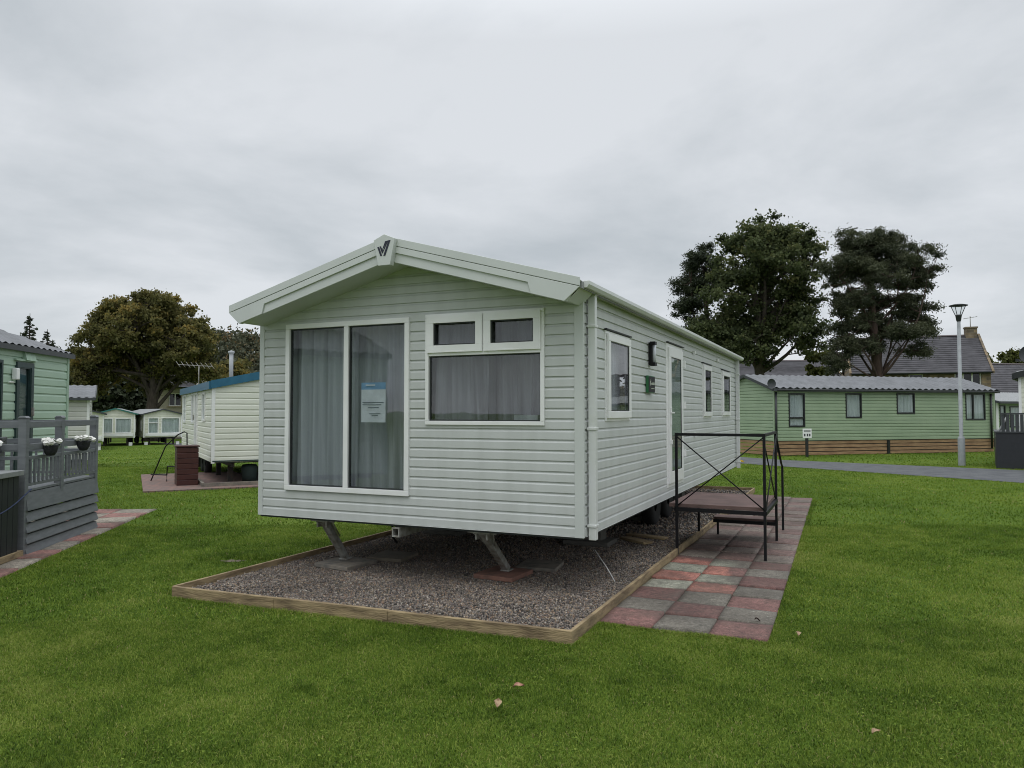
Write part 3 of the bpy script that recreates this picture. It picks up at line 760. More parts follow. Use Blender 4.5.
# front casement
s0, s1, z0, z1 = fwin
f = MB(FMF); ring(f, s0, s1, z0, z1, .04, -.03, .035)
f.box(s0 + .04, s1 - .04, -.03, .035, 2.37, 2.41)
wo_ = f.build('window', M_upvc, car, bevel=.004)
mid = -1.02
for a, b in ((s0 + .03, mid - .008), (mid + .008, s1 - .03)):
    f = MB(FMF); ring(f, a, b, 2.402, z1 - .022, .075, .036, .056); f.box(a + .2, b - .2, .056, .060, 2.402, 2.415)
    c_ = f.build('top_light', M_upvc, wo_, bevel=.005)
f = MB(FMF); f.box(mid - .03, mid + .03, -.03, .034, 2.41, z1 - .04); f.build('mullion', M_upvc, wo_)
f = MB(FMF)
for (a, b, c, d) in ((s0 + .03, mid - .03, 2.41, z1 - .03), (mid + .03, s1 - .03, 2.41, z1 - .03), (s0 + .038, s1 - .038, z0 + .038, 2.372)):
    f.box(a, b, -.006, .0, c, d)
f.build('pane', M_glass, wo_)
f = MB(FMF); ring(f, s0 + .041, s1 - .041, z0 + .041, 2.369, .012, -.02, .01)
for a, b in ((s0 + .106, mid - .084), (mid + .084, s1 - .106)): ring(f, a, b, 2.478, z1 - .098, .010, .02, .04)
f.build('gasket', M_seal, wo_)
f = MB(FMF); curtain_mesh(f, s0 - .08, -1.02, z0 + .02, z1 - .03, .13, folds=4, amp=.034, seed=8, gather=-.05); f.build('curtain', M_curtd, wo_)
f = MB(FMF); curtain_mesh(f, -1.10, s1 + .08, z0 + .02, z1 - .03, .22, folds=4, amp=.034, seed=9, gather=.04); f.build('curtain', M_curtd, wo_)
f = MB(FMF); f.box(-.72, -.47, -.04, -.037, z0 + .05, z0 + .10); f.build('sticker', M_curt, wo_)

# side windows
def sidewin(w, curt, seed):
    a, b, c, d = w
    f = MB(FMR); ring(f, a, b, c, d, .035, -.03, .022)
    f.box(a - .02, b + .02, .001, .045, d + .004, d + .018, 1)
    o = f.build('window', [M_upvc, M_seal], car, bevel=.003)
    f = MB(FMR); ring(f, a + .03, b - .03, c + .03, d - .03, .075, .0225, .05); f.build('casement', M_upvc, o, bevel=.005)
    f = MB(FMR); ring(f, a + .106, b - .106, c + .106, d - .106, .012, .01, .042); f.build('gasket', M_seal, o)
    f = MB(FMR); f.box(a + .10, b - .10, .034, .038, c + .10, d - .10); f.build('pane', M_glass, o)
    f = MB(FMR); curtain_mesh(f, a - .05, b + .05, c + .03, d - .03, .10, folds=5, amp=.018, seed=seed); f.build('curtain', curt, o)
    return o
for i, w in enumerate((w1, w2, w3)): sidewin(w, M_curt if i else M_curt, 20 + i)
# door
a, b, c, d = door
f = MB(FMR); ring(f, a, b, c, d, .05, -.03, .022); f.box(a - .02, b + .02, .001, .05, d + .004, d + .018, 1)
f.box(a - .03, a - .003, .0, .02, c, d, 0)
do = f.build('door', [M_upvc, M_seal], car, bevel=.003)
f = MB(FMR); ring(f, a + .052, b - .052, c + .052, d - .052, .13, .0, .045, wb=.16); f.build('door_leaf', M_upvc, do, bevel=.005)
f = MB(FMR); ring(f, a + .183, b - .183, c + .214, d - .183, .010, .0, .042); f.build('gasket', M_seal, do)
f = MB(FMR); f.box(a + .18, b - .18, .034, .038, c + .21, d - .18); f.build('pane', M_glassd, do)
f = MB(FMR); f.box(a + .18, b - .18, .026, .031, c + .21, d - .18); f.build('obscure_film', mat('obscure_film', (.50, .56, .53), .6), do)
f = MB(FMR); f.box(a + .085, a + .125, .0455, .06, 1.62, 1.86); f.box(a + .07, a + .21, .0605, .08, 1.78, 1.80); f.build('handle', M_upvc, do, bevel=.003); f = MB(FMR); f.box(a + .085, a + .135, .0455, .065, 1.36, 1.42); f.build('door_stop', M_upvc, do, bevel=.003)
for z in (2.5, 1.9, 1.2):
    f = MB(FMR); f.box(b - .06, b - .02, .046, .075, z - .05, z + .05); f.build('hinge', M_upvc, do, bevel=.003)
# wall lamp, name plate, small sockets
f = MB(FMR); f.box(2.45, 2.53, .017, .035, 2.38, 2.66); f.box(2.44, 2.54, .035, .10, 2.63, 2.67); f.box(2.44, 2.54, .035, .10, 2.37, 2.41); f.box(2.45, 2.53, .035, .055, 2.411, 2.629)
wl = f.build('wall_lamp', M_black, car, bevel=.003)
f = MB(); f.tube([(.08, 2.49, 2.412), (.08, 2.49, 2.628)], .022, 12); f.build('lamp_tube', mat('opal_diffuser', (.7, .72, .78), .2), wl)
f = MB(FMR); f.box(2.30, 2.62, .018, .05, 2.035, 2.245)
M_signgreen = mat('green_plastic', (.03, .16, .06), .4)
npl = f.build('name_plate', M_signgreen, car, bevel=.003)
f = MB(FMR); f.box(2.312, 2.608, .0505, .056, 2.045, 2.235); f.build('plate_face', M_black, npl)
f = MB(FMR)
f.add([(2.36, .0575, 2.12), (2.385, .0575, 2.19), (2.40, .0575, 2.215), (2.40, .0575, 2.17), (2.385, .0575, 2.13)], [(0, 1, 2, 3, 4)])
f.add([(2.355, .0575, 2.165), (2.375, .0575, 2.185), (2.38, .0575, 2.15)], [(0, 1, 2)])
for k in range(6): f.box(2.42 + k * .028, 2.442 + k * .028, .0565, .0575, 2.135, 2.155 + .012 * (k % 2))
f.box(2.42, 2.58, .0565, .0575, 2.085, 2.093)
f.build('lettering', mat('pale_lettering', (.55, .60, .50), .5), npl)
for (v, z) in ((5.3, 2.72), (7.6, 2.74), (5.35, 1.42)): f = MB(FMR); f.box(v, v + .07, .017, .05, z, z + .05); f.build('outlet_cover', M_upvc, car, bevel=.004)
# gutter and pipes
f = MB(); prof = [(.10, 2.98), (.17, 2.98), (.17, 2.945), (.15, 2.915), (.115, 2.915), (.10, 2.94)]
f.prism(prof, -.30, LN + .10); f.build('gutter', M_gutter, car, bevel=.004)
f = MB(); f.prism([(-WD - x - .015, z) for x, z in prof][::-1], -.30, LN + .10); f.build('gutter', M_gutter, car, bevel=.004)
for v in (.075, LN - .16):
    f = MB(); f.box(.03, .10, v, v + .07, .60, 2.90); f.hull8([(.03, v, 2.90), (.10, v, 2.90), (.10, v + .07, 2.90), (.03, v + .07, 2.90), (.085, v, 2.93), (.15, v, 2.93), (.15, v + .07, 2.93), (.085, v + .07, 2.93)])
    for z in (.72, 1.63, 2.6): f.box(.018, .107, v - .012, v + .082, z, z + .025)
    f.build('downpipe', M_gutter, car, bevel=.004)
# chassis, hitch, axle
f = MB()
for u in (-3.05, -.9): f.box(u - .03, u + .03, .9, LN - .1, .48, .608)
for v in (1.0, 2.4, 5.0, 6.2, 8.0, 10.0): f.box(-3.55, -.35, v - .03, v + .03, .50, .6085)
f.build('chassis', M_dark, car)
f = MB(); ring(MB(), 0, 1, 0, 1, .1, 0, 1)
f.box(-2.09, -2.0, -.02, 1.2, .585, .60); f.box(-2.09, -2.0, -.02, 1.2, .50, .515); f.box(-2.09, -2.077, -.02, 1.2, .516, .584); f.box(-2.013, -2.0, -.02, 1.2, .516, .584)
f.build('tow_bar', M_steel, car)
for u in (-3.3, -.62):
    for v in (5.1, 6.0):
        f = MB(); prof = [(.08, -.07), (.27, -.09), (.30, -.05), (.30, .05), (.27, .09), (.08, .07)]
        g_ = MB(lambda x, y, z, u=u, v=v: (u + z, v + x, .32 + y)); g_.lathe(prof, n=24); wobj = g_.build('wheel', mat('tyre_rubber', (.02, .02, .02), .8), car)
for u, jv in ((-1.10, .76), (-3.08, .56)):
    f = MB()
    top = Vector((u, .12, .605)); foot = Vector((u - .03, jv, .10))
    f.tube([top, foot], [.040, .034], square=True); 
    f.box(u - .11, u + .11, .04, .20, .590, .606); f.box(u - .07, u - .05, .08, .16, .52, .59); f.box(u + .05, u + .07, .08, .16, .52, .59)
    f.box(u - .03 - .05, u - .03 + .05, jv - .06, jv + .06, .088, .104)
    j = f.build('corner_jack', M_steel, car, bevel=.003)
    f = MB(); 
    for s in (-1, 1): f.tube([(u + s * .12, .10, .60), (u - .012 + s * .02, .40, .38)], .009, 6)
    f.tube([(u - .16, .10, .59), (u + .16, .10, .59)], .01, 6)
    f.build('jack_strut', M_steel, j)
f = MB(); f.tube([(-2.32, .3, .6), (-2.30, .34, .50), (-2.36, .4, .42), (-2.33, .45, .35)], .012, 6); f.build('hose_end', M_black, car)

# notice taped inside the right patio pane
nb = MB(); nb.add([(0, 0, 0)], [])
nt_ = MB()
xs = np.linspace(-2.51, -2.20, 9)
for (za, zb, mi) in ((1.69, 2.04, 0), (2.04, 2.115, 1)):
    for i in range(8):
        ya = .012 + .004 * math.sin(i * .8); yb = .012 + .004 * math.sin((i + 1) * .8)
        nt_.add([(xs[i], ya, za), (xs[i + 1], yb, za), (xs[i + 1], yb, zb), (xs[i], ya, zb)], [(0, 1, 2, 3)], mi)
for z, a, b in ((2.08, -2.45, -2.33), (1.90, -2.49, -2.22), (1.875, -2.49, -2.25), (1.845, -2.42, -2.28), (1.78, -2.40, -2.26), (1.76, -2.37, -2.29)):
    nt_.box(a, b, .0045, .0065, z, z + .006 if z < 2 else z + .014, 2 if z < 2 else 0)
no = nt_.build('paper_notice', [mat('notice_paper', (.86, .90, .90), .8), mat('notice_blue', (.25, .48, .72), .7), mat('notice_ink', (.10, .13, .16), .8)])
no.location = CAR_LOC; no.rotation_euler = (0, 0, -R(AZ)); tag(no, 'paper notice with blue heading taped inside the right patio pane', 'notice')

# pads, blocks and bits under the caravan
def slab_thing(u, v, w, l, rot, z0, h, m, label, name='paving_slab', cat='paving slab', group=None):
    p = W(u, v); mb = MB(); mb.box(-w / 2, w / 2, -l / 2, l / 2, 0, h)
    o = mb.build(name, m, bevel=.006); o.location = (p[0], p[1], z0); o.rotation_euler = (0, 0, -R(AZ + rot)); return tag(o, label, cat, group)
slab_thing(-1.14, .70, .46, .50, 4, .042, .045, M_redslab, 'red concrete slab under the right front jack of the central caravan', group='slabs under the caravan jacks')
slab_thing(-.95, 1.28, .45, .45, -8, .040, .04, M_concrete, 'grey slab lying behind the red slab at the right jack', group='slabs under the caravan jacks')
slab_thing(-3.03, .46, .5, .5, 6, .042, .045, M_concrete, 'weathered grey brown slab under the left front jack', group='slabs under the caravan jacks')
slab_thing(-2.78, 1.05, .46, .46, -5, .040, .04, mat('mossy_concrete', (.20, .17, .13), .9, bump=.5, bscale=50), 'brown stained slab lying just behind the slab at the left jack', group='slabs under the caravan jacks')
labs = ['front', 'second', 'third', 'fourth']
for k, v in enumerate((3.0, 5.5, 8.2)):
    wherev = ['nearest', 'middle', 'farthest'][k]
    for u, sd in ((-.93, 'right'), (-3.1, 'left')):
        slab_thing(u, v, .62, .46, 0, .04, .06, MATS.get('dark_concrete') or mat('dark_concrete', (.13, .125, .11), .9, bump=.5, bscale=60), '%s grey base slab under the %s side chassis rail of the raised caravan' % (wherev, sd), group='base slabs under the chassis')  # concrete colour darkened so these slabs and blocks stand out less
        slab_thing(u - .02, v, .42, .22, 3, .101, .20, mat('dark_concrete', (.13, .125, .11), .9, bump=.5, bscale=60), '%s dark concrete block on its slab under the %s chassis rail' % (wherev, sd), 'concrete_block', 'concrete block', 'blocks under the chassis')
        slab_thing(u - .02, v, .30, .2, -4, .302, .155, M_wood, '%s timber packer between block and %s chassis rail' % (wherev, sd), 'timber_packer', 'timber block', 'timber packers under the chassis')
slab_thing(-.40, 3.35, .5, .16, 35, .045, .035, M_wood, 'offcut timber board lying on gravel beside the nearest right block', 'timber_board', 'board')
slab_thing(-.35, 3.75, .6, .14, 15, .045, .03, M_wood, 'grey timber board lying on gravel behind the first offcut', 'timber_board', 'board')
o = slab_thing(-1.78, .55, .34, .05, 0, .54, .035, mat('yellow_paint', (.55, .36, .03), .5), 'short yellow spirit level beside the tow bar beneath the front wall', 'spirit_level', 'level')
rt = MB(); p = [W(-.28, 1.2), W(-.08, 1.0), W(.05, .85)]
rt.tube([(p[0][0], p[0][1], .30), (p[1][0], p[1][1], .16), (p[2][0], p[2][1], .06)], .006, 6); cb = MB()
o = rt.build('cable', mat('white_cable', (.6, .6, .58), .5)); tag(o, 'thin pale cable hanging down to the gravel at the front right corner', 'cable')

# ------------------------------------------------------------------ steel entrance platform
pf = root('entry_platform', 'black steel framed entrance platform with cross braced rail beside the caravan door', 'platform', CAR_LOC, AZ)
PU0, PU1, PV0, PV1, PZ, PR = .28, 1.33, 2.78, 4.25, .655, 1.52
f = MB(); f.box(PU0 - .10, PU1 - .02, PV0 + .02, PV1, PZ - .045, PZ)
f.build('deck_board', mat('deck_ply', (.16, .10, .09), .8, col2=(.11, .07, .063), nscale=4, bump=.3), pf, bevel=.003)
f = MB(); r = .016
for a, b in (((PU0, PV0), (PU1, PV0)), ((PU0, PV1), (PU1, PV1)), ((PU1, PV0), (PU1, PV1)), ((PU0, PV0), (PU0, PV1))):
    f.tube([(a[0], a[1], PZ - .07), (b[0], b[1], PZ - .07)], .022, square=True)
f.build('deck_frame', M_black, pf)
for (u, v, zt) in ((PU0, PV0, PR), (PU1, PV0, PR), (PU1, PV1, PR), (PU0, PV1, PZ - .05)):
    f = MB(); f.tube([(u, v, .03), (u, v, zt)], r, square=True); f.build('leg', M_black, pf)
f = MB(); f.tube([(PU0 - .016, PV0, PR), (PU1 + .016, PV0, PR)], .017, square=True); f.tube([(PU1, PV0, PR), (PU1, PV1, PR)], .017, square=True); f.build('top_rail', M_black, pf)
f = MB(); f.tube([(PU0, PV0 - .012, PR - .02), (PU1, PV0 - .012, PZ - .03)], .0085, 6); f.tube([(PU0, PV0 + .012, PZ - .03), (PU1, PV0 + .012, PR - .02)], .0085, 6)
f.tube([(PU1 - .012, PV0, PR - .02), (PU1 - .012, PV1, PZ - .03)], .0085, 6); f.tube([(PU1 + .012, PV0, PZ - .03), (PU1 + .012, PV1, PR - .02)], .0085, 6)
f.build('cross_brace', M_black, pf)
f = MB(); f.tube([(PU1, PV1, PR), (PU1, PV1 + .85, 1.05), (PU1, PV1 + 1.05, .98)], .015, 8); f.tube([(PU1, PV1 + 1.05, .98), (PU1, PV1 + 1.05, .03)], r, square=True); f.build('stair_rail', M_black, pf)
f = MB()
f.box(PU0 + .20, PU1, PV1 + .02, PV1 + .30, .285, .315, 1)
for u in (PU0 + .22, PU1 - .02): 
    f.tube([(u, PV1 + .28, .03), (u, PV1 + .28, .28)], .014, square=True)
f.tube([(PU0 + .20, PV1 + .012, .262), (PU1, PV1 + .012, .262)], .022, square=True)
f.build('step', [M_black, MATS['deck_ply']], pf)

# ------------------------------------------------------------------ generic far caravan
def tile_roof(parent, x0, x1, y0, y1, zE, rise, m, over=.12, wave=.22, axis='y', name='roof', amp=.018, step=.35, trim=None, ribs=True):
    """gable roof with ridge along y (local), pantile relief. x0..x1 width, y0..y1 length"""
    xm = (x0 + x1) / 2; mb = MB()
    nl = max(2, int((y1 - y0 + 2 * over) / (wave / 5))) if ribs else 2
    ns = 24 if ribs else 2
    slope = rise / (xm - x0)
    for sgn in (-1, 1):
        xe = xm + sgn * ((x1 - x0) / 2 + over)
        vs = []
        for i in range(ns + 1):
            t = i / ns; d = t * (abs(xe - xm)); 
            row = (d / step) % 1 if ribs else 0
            for j in range(nl + 1):
                y = y0 - over + (y1 - y0 + 2 * over) * j / nl
                z = zE + rise - slope * d + (amp * math.cos(2 * math.pi * y / wave) + .03 * row if ribs else 0) + .04
                vs.append((xm + sgn * d, y, z))
        fs = [(i * (nl + 1) + j, i * (nl + 1) + j + 1, (i + 1) * (nl + 1) + j + 1, (i + 1) * (nl + 1) + j) for i in range(ns) for j in range(nl)]
        mb.add(vs, fs, 0, ribs)
    w = (x1 - x0) / 2 + over; ze = zE - slope * over
    mb.prism([(xm - w, ze), (xm, zE + rise), (xm + w, ze), (xm + w, ze - .05), (xm, zE + rise - .05), (xm - w, ze - .05)], y0 - over, y1 + over)
    o = mb.build(name, m, parent)
    return o, slope

def far_caravan(label, P, az, W_, L, zb, ze, rise, clad, roofm, trimm, pitch=.14, depth=.02, front=(), right=(), left=(), framem=None, glass=None, group=None, fasc=.12, gz=0, over=.1, ribs=True, name='static_caravan', cat='static caravan', doors=(), gutterm=None, legs=True, skirt=None, cornerm=None, bottom=None, wave=.22):
    """front right corner at local origin; front wall x from -W..0 (faces -y), right wall y 0..L (faces +x)"""
    r = root(name, label, cat, (P[0], P[1], gz), az, group)
    framem = framem or M_upvc; cornerm = cornerm or M_upvc
    xm = -W_ / 2; slope = rise / (W_ / 2)
    fmf = lambda s, o, z: (s, -o, z); fmr = lambda s, o, z: (o, s, z); fml = lambda s, o, z: (-W_ - o, s, z); fmb = lambda s, o, z: (s, L + o, z)
    H = lambda ws: [(w[0], w[1], w[2], w[3]) for w in ws]
    for nm, fm, a, b, top, holes, gab in (('front_wall', fmf, -W_, 0, ze + rise - .02, H(front), (xm, ze + rise, slope)), ('back_wall', fmb, -W_, 0, ze + rise - .02, [], (xm, ze + rise, slope)), ('side_wall', fmr, 0, L, ze, H(right), None), ('side_wall', fml, 0, L, ze, H(left), None)):
        m = MB(fm); siding(m, a, b, zb, top, holes, pitch, depth, gable=gab); m.build(nm, clad, r)
    m = MB(); m.box(-W_ + .01, -.01, .01, L - .01, zb - .03, zb + .01); m.build('floor', M_seal, r)
    t = depth + .008
    for x, y, sx, sy in ((0, 0, 1, -1), (-W_, 0, -1, -1), (0, L, 1, 1), (-W_, L, -1, 1)):
        xa, xb = sorted((x - sx * .05, x + sx * t)); ya, yb = sorted((y, y + sy * t)); m = MB(); m.box(xa, xb, ya, yb, zb - .03, ze)
        xa, xb = sorted((x, x + sx * t)); ya, yb = sorted((y, y - sy * .05)); m.box(xa, xb, ya, yb, zb - .03, ze); m.build('corner_trim', cornerm, r)
    ro, _ = tile_roof(r, -W_, 0, 0, L, ze, rise, roofm, over=over, ribs=ribs, wave=wave, amp=.016 if wave < .3 else .032)
    # verge boards and eaves trim
    m = MB(); w = W_ / 2 + over; zt = ze - slope * over + .05
    for ya, yb in ((-over - .03, -over - .002), (L + over + .002, L + over + .03)):
        m.prism([(xm - w, zt), (xm, ze + rise + .05), (xm, ze + rise + .05 - fasc), (xm - w, zt - fasc)], ya, yb)
        m.prism([(xm + .0001, ze + rise + .05), (xm + w, zt), (xm + w, zt - fasc), (xm + .0001, ze + rise + .05 - fasc)], ya, yb)
    for s in (-1, 1):
        xa, xb = sorted((xm + s * (w + .002), xm + s * (w + .05))); m.box(xa, xb, -over, L + over, zt - fasc - .01, zt - .02)
    m.build('fascia', trimm, r)
    for ws, fm in ((front, fmf), (right, fmr), (left, fml)):
        for k, wv in enumerate(ws):
            a, b, c, d = wv[:4]; kind = wv[4] if len(wv) > 4 else 'plain'
            lights = None; fw = .05
            if kind == 'transom': zz = c + (d - c) * .27; lights = [(a + fw, b - fw, c + fw, zz - .02), (a + fw, b - fw, zz + .02, d - fw)]
            if kind == 'toptran': zz = c + (d - c) * .68; lights = [(a + fw, b - fw, c + fw, zz - .02), (a + fw, b - fw, zz + .02, d - fw)]
            if kind == 'split': zz = a + (b - a) * .4; lights = [(a + fw, zz - .025, c + fw, d - fw), (zz + .025, b - fw, c + fw, d - fw)]
            if kind == 'door':
                o, _f = window(r, fm, a, b, c, d, fw=.09, out=.05, framem=wv[5] if len(wv) > 5 else framem, curt=None, glass=glass or M_glassd, bev=0, inner=.02)
                o.name = 'door'
                q = MB(fm); q.box(a + .10, b - .10, -.03, -.02, c + .05, d - .05); q.build('door_film', wv[6] if len(wv) > 6 else MATS['obscure_film'], o)
                q = MB(fm); q.box(b - .08, b - .05, .05, .09, c + .95, c + 1.1); q.build('handle', M_steel, o)
                continue
            o, fmb_ = window(r, fm, a, b, c, d, fw=fw, out=.045, lights=lights, framem=framem, curt=M_cw, folds=5, seed=k + 3, glass=M_glassf, inner=.012, bev=0)
            if lights:
                q = MB(fm)
                for la, lb in ((lights[0], lights[1]),):
                    if kind in ('transom', 'toptran'): q.box(a + fw, b - fw, -.02, .035, la[3], lb[2])
                    else: q.box(la[1], lb[0], -.02, .035, c + fw, d - fw)
                q.build('glazing_bar', framem, o)
    if legs:
        m = MB()
        for y in np.linspace(.5, L - .5, 4):
            for x in (-W_ + .5, -.5): m.box(x - .06, x + .06, y - .06, y + .06, -.02, zb - .12)
        for x in (-W_ + .5, -.5): m.box(x - .04, x + .04, .1, L - .1, zb - .14, zb - .035)
        m.build('chassis', M_dark, r)
        for y in (L * .5, L * .5 + .75):
            for x in (-W_ + .35, -.35):
                q = MB(lambda a, b, c, x=x, y=y: (x + c, y + a, .30 + b)); q.lathe([(.08, -.07), (.27, -.09), (.29, -.04), (.29, .04), (.27, .09), (.08, .07)], n=16); q.build('wheel', MATS['tyre_rubber'], r)
    return r
M_cw = mat('white_net', (.82, .84, .84), .9, col2=(.58, .60, .61), nscale=3, stretch=(5, 5, .3))
M_glassf = glass_mat('far_glass', (.85, .88, .88), .8)

# right: green lodge (long face towards us) : front wall = the left gable end, so build with az so that the right wall faces the camera
# local frame: y axis runs along the lodge, x outward towards the camera
PLg = np.array([10.767, 30.71])
lod = far_caravan('long sage green lodge with grey tiled roof and timber skirting across the road', PLg, 73.7, 3.8, 11.55, .62, 2.78, .60,
    M_lodge, M_tile, M_greytrim, pitch=.14, depth=.03, front=(), framem=M_blacktrim, over=.16, wave=.33,
    right=[(.66, 1.45, 1.18, 2.58, 'transom'), (3.48, 4.30, 1.54, 2.60), (6.13, 7.1, 1.72, 2.62), (9.9, 11.03, 1.44, 2.64, 'split')], legs=False, cornerm=M_lodge, name='lodge', cat='lodge')
m = MB()
for k in range(4):
    z = .02 + .15 * k
    m.box(-.03, .0, .0, 5.6, z, z + .118); m.box(-.03, .0, 5.75, 11.5, z, z + .118)
    m.box(-3.8, -.032, -.0, .03, z, z + .118)
m.build('skirting', M_lodgeskirt, lod)
m = MB(); m.box(-.12, -.04, .04, 11.4, 0, .6); m.build('skirting_backing', M_seal, lod)
m = MB(); m.box(.004, .04, 5.60, 5.74, .0, .58); m.build('vent_post', M_blacktrim, lod)
for v in (.02, 11.3):
    m = MB(); m.tube([(.09, v, .15), (.09, v, 2.62)], .045, 8); m.build('downpipe', M_blacktrim, lod)
m = MB(); m.tube([(.17, .0, 2.70), (.17, 11.55, 2.70)], .055, 8); m.build('gutter', M_blacktrim, lod)
# satellite dish on the lodge corner
m = MB(lambda x, y, z: (.12 + z * .9, -.25 + x, 2.95 + y)); m.lathe([(.0, .0), (.12, .02), (.2, .07), (.205, .075)], n=18)
ds = m.build('satellite_dish', MATS['charcoal_trim'], lod); m = MB(); m.tube([(.0, -.1, 2.7), (.08, -.22, 2.92)], .02, 6); m.build('dish_arm', M_blacktrim, ds)

# left mint caravan: right wall faces us (camera side), far corner at PG
azg = -7.3; Ug = np.array([math.cos(R(azg)), -math.sin(R(azg))]); Vg = np.array([math.sin(R(azg)), math.cos(R(azg))]); PGf = np.array([-8.934, 15.0])
Lg = 11.0; PGn = PGf - Vg * Lg
mint = far_caravan('mint green static caravan with dark green door behind the grey decking', PGn, azg, 3.7, Lg, .6, 2.95, .62,
    M_mint, M_tile, M_greytrim, pitch=.155, depth=.022, framem=mat('dark_green_upvc', (.02, .045, .045), .4), fasc=.10, over=.07,
    right=[(Lg - 1.98, Lg - 1.40, .78, 2.68, 'door', MATS['dark_green_upvc'], mat('green_door_panel', (.10, .16, .17), .4)), (Lg - 3.3, Lg - 2.42, .9, 2.68), (Lg - 6.2, Lg - 5.1, 1.4, 2.6)], cornerm=mat('mint_trim', (.36, .50, .38), .45), name='static_caravan')
m = MB(); m.prism([(.0, 2.72), (.0, 2.90), (.05, 2.88), (.10, 2.72)], Lg - 1.76, Lg - 1.42, axis='y'); m.build('vent_cover', MATS['mint_trim'], mint)
m = MB(); m.box(.03, .12, Lg - 2.13, Lg - 2.03, 2.36, 2.56); m.box(.0, .05, Lg - 2.2, Lg - 2.05, 2.30, 2.33); m.build('wall_lamp', M_upvc, mint, bevel=.02)
m = MB(); m.box(.02, .07, Lg - 2.06, Lg - 1.34, 2.70, 2.73); m.build('door_hood', MATS['mint_trim'], mint)

# pale grey caravan between mint one and the far white ones
far_caravan('pale grey caravan with grey tiled roof just behind the mint caravan', (-19.45, 22.2), 62, 3.2, 6, .35, 2.4, .42, M_greyclad, M_tile, M_greytrim, pitch=.16, depth=.022,
    right=[(4.6, 5.2, .75, 2.15), (1.5, 2.3, 1.2, 2.2)], gz=-.12, over=.18, fasc=.09)

# cream caravan with blue trim
cr_ = far_caravan('cream caravan with teal blue roof trim beside brown steps, left of the central caravan', (-4.72, 19.97), -28.8, 3.05, 7.6, .56, 2.54, .33, M_cream, M_roofsheet, M_blue, pitch=.145, depth=.022, ribs=False,
    left=[(1.35, 2.0, 1.55, 2.32), (4.0, 4.7, 1.45, 2.36), (6.4, 7.2, 1.45, 2.36), (3.1, 3.8, .62, 2.4, 'door', M_upvc, M_cream)], over=.06, fasc=.20)
# its front right corner is 3.05 m from PC along the front
m = MB(); m.box(-3.05, -.002, -.036, -.024, .57, .60); m.build('base_stripe', MATS['dark_green_upvc'], cr_)
m = MB(); m.tube([(-2.35, 2.0, 2.6), (-2.35, 2.0, 3.42)], .055, 12); m.lathe([(.06, 3.40), (.085, 3.43), (.085, 3.47), (.0, 3.50)], c=(-2.35, 2.0, 0), n=12); m.build('flue', mat('flue_grey', (.42, .44, .46), .5), cr_)
m = MB(); m.tube([(-2.9, 4.6, 2.5), (-2.9, 4.6, 3.2)], .015, 6); m.tube([(-3.5, 4.3, 3.2), (-2.5, 4.8, 3.2)], .01, 6)
for k in range(8):
    t = k / 7; x = -3.5 + 1.0 * t; y = 4.3 + .5 * t; m.tube([(x + .05, y - .1, 3.12), (x - .05, y + .1, 3.3)], .006, 5)
m.build('aerial', M_steel, cr_)
# base kerb of its bed
m = MB()
cb_ = [(-7.38, 17.62), (-3.0, 19.95)]
def wboard(mb, a, b, z0, z1, th):
    a = Vector((a[0], a[1], 0)); b = Vector((b[0], b[1], 0)); d = (b - a).normalized(); n = Vector((-d.y, d.x, 0)) * th
    mb.hull8([a + Vector((0, 0, z0)), b + Vector((0, 0, z0)), b + n + Vector((0, 0, z0)), a + n + Vector((0, 0, z0)), a + Vector((0, 0, z1)), b + Vector((0, 0, z1)), b + n + Vector((0, 0, z1)), a + n + Vector((0, 0, z1))])
wboard(m, (-7.25, 17.7), (-2.6, 20.3), 0, .12, .06); wboard(m, (-9.15, 21.4), (-7.28, 17.78), 0, .12, -.06)
tag(m.build('kerb_edging', M_concrete), 'grey concrete kerb edging around the bed of the cream caravan', 'edging')
m = MB(); m.add([(x, y, .02) for x, y in CSL], [(0, 1, 2, 3)]); tag(m.build('gravel_base', M_gravbase), kind='structure')
# brick paving
def brick_mat():
    m = bpy.data.materials.new('brick_paving'); m.use_nodes = True; nt = m.node_tree; b = nt.nodes['Principled BSDF']; b.inputs['Roughness'].default_value = .85
    tcn = nt.nodes.new('ShaderNodeTexCoord'); mp = nt.nodes.new('ShaderNodeMapping'); nt.links.new(tcn.outputs['Object'], mp.inputs[0]); mp.inputs['Rotation'].default_value = (0, 0, R(28))
    br = nt.nodes.new('ShaderNodeTexBrick'); nt.links.new(mp.outputs[0], br.inputs['Vector']); br.inputs['Scale'].default_value = 1; br.inputs['Brick Width'].default_value = .22; br.inputs['Row Height'].default_value = .11; br.inputs['Mortar Size'].default_value = .008
    br.inputs['Color1'].default_value = (.24, .14, .115, 1); br.inputs['Color2'].default_value = (.17, .12, .105, 1); br.inputs['Mortar'].default_value = (.09, .08, .07, 1)
    nt.links.new(br.outputs[0], b.inputs['Base Color']); return m
m = MB(); m.prism([(x, y) for x, y in CPAT], -.02, .035, axis='z'); tag(m.build('brick_paving', brick_mat()), kind='structure')
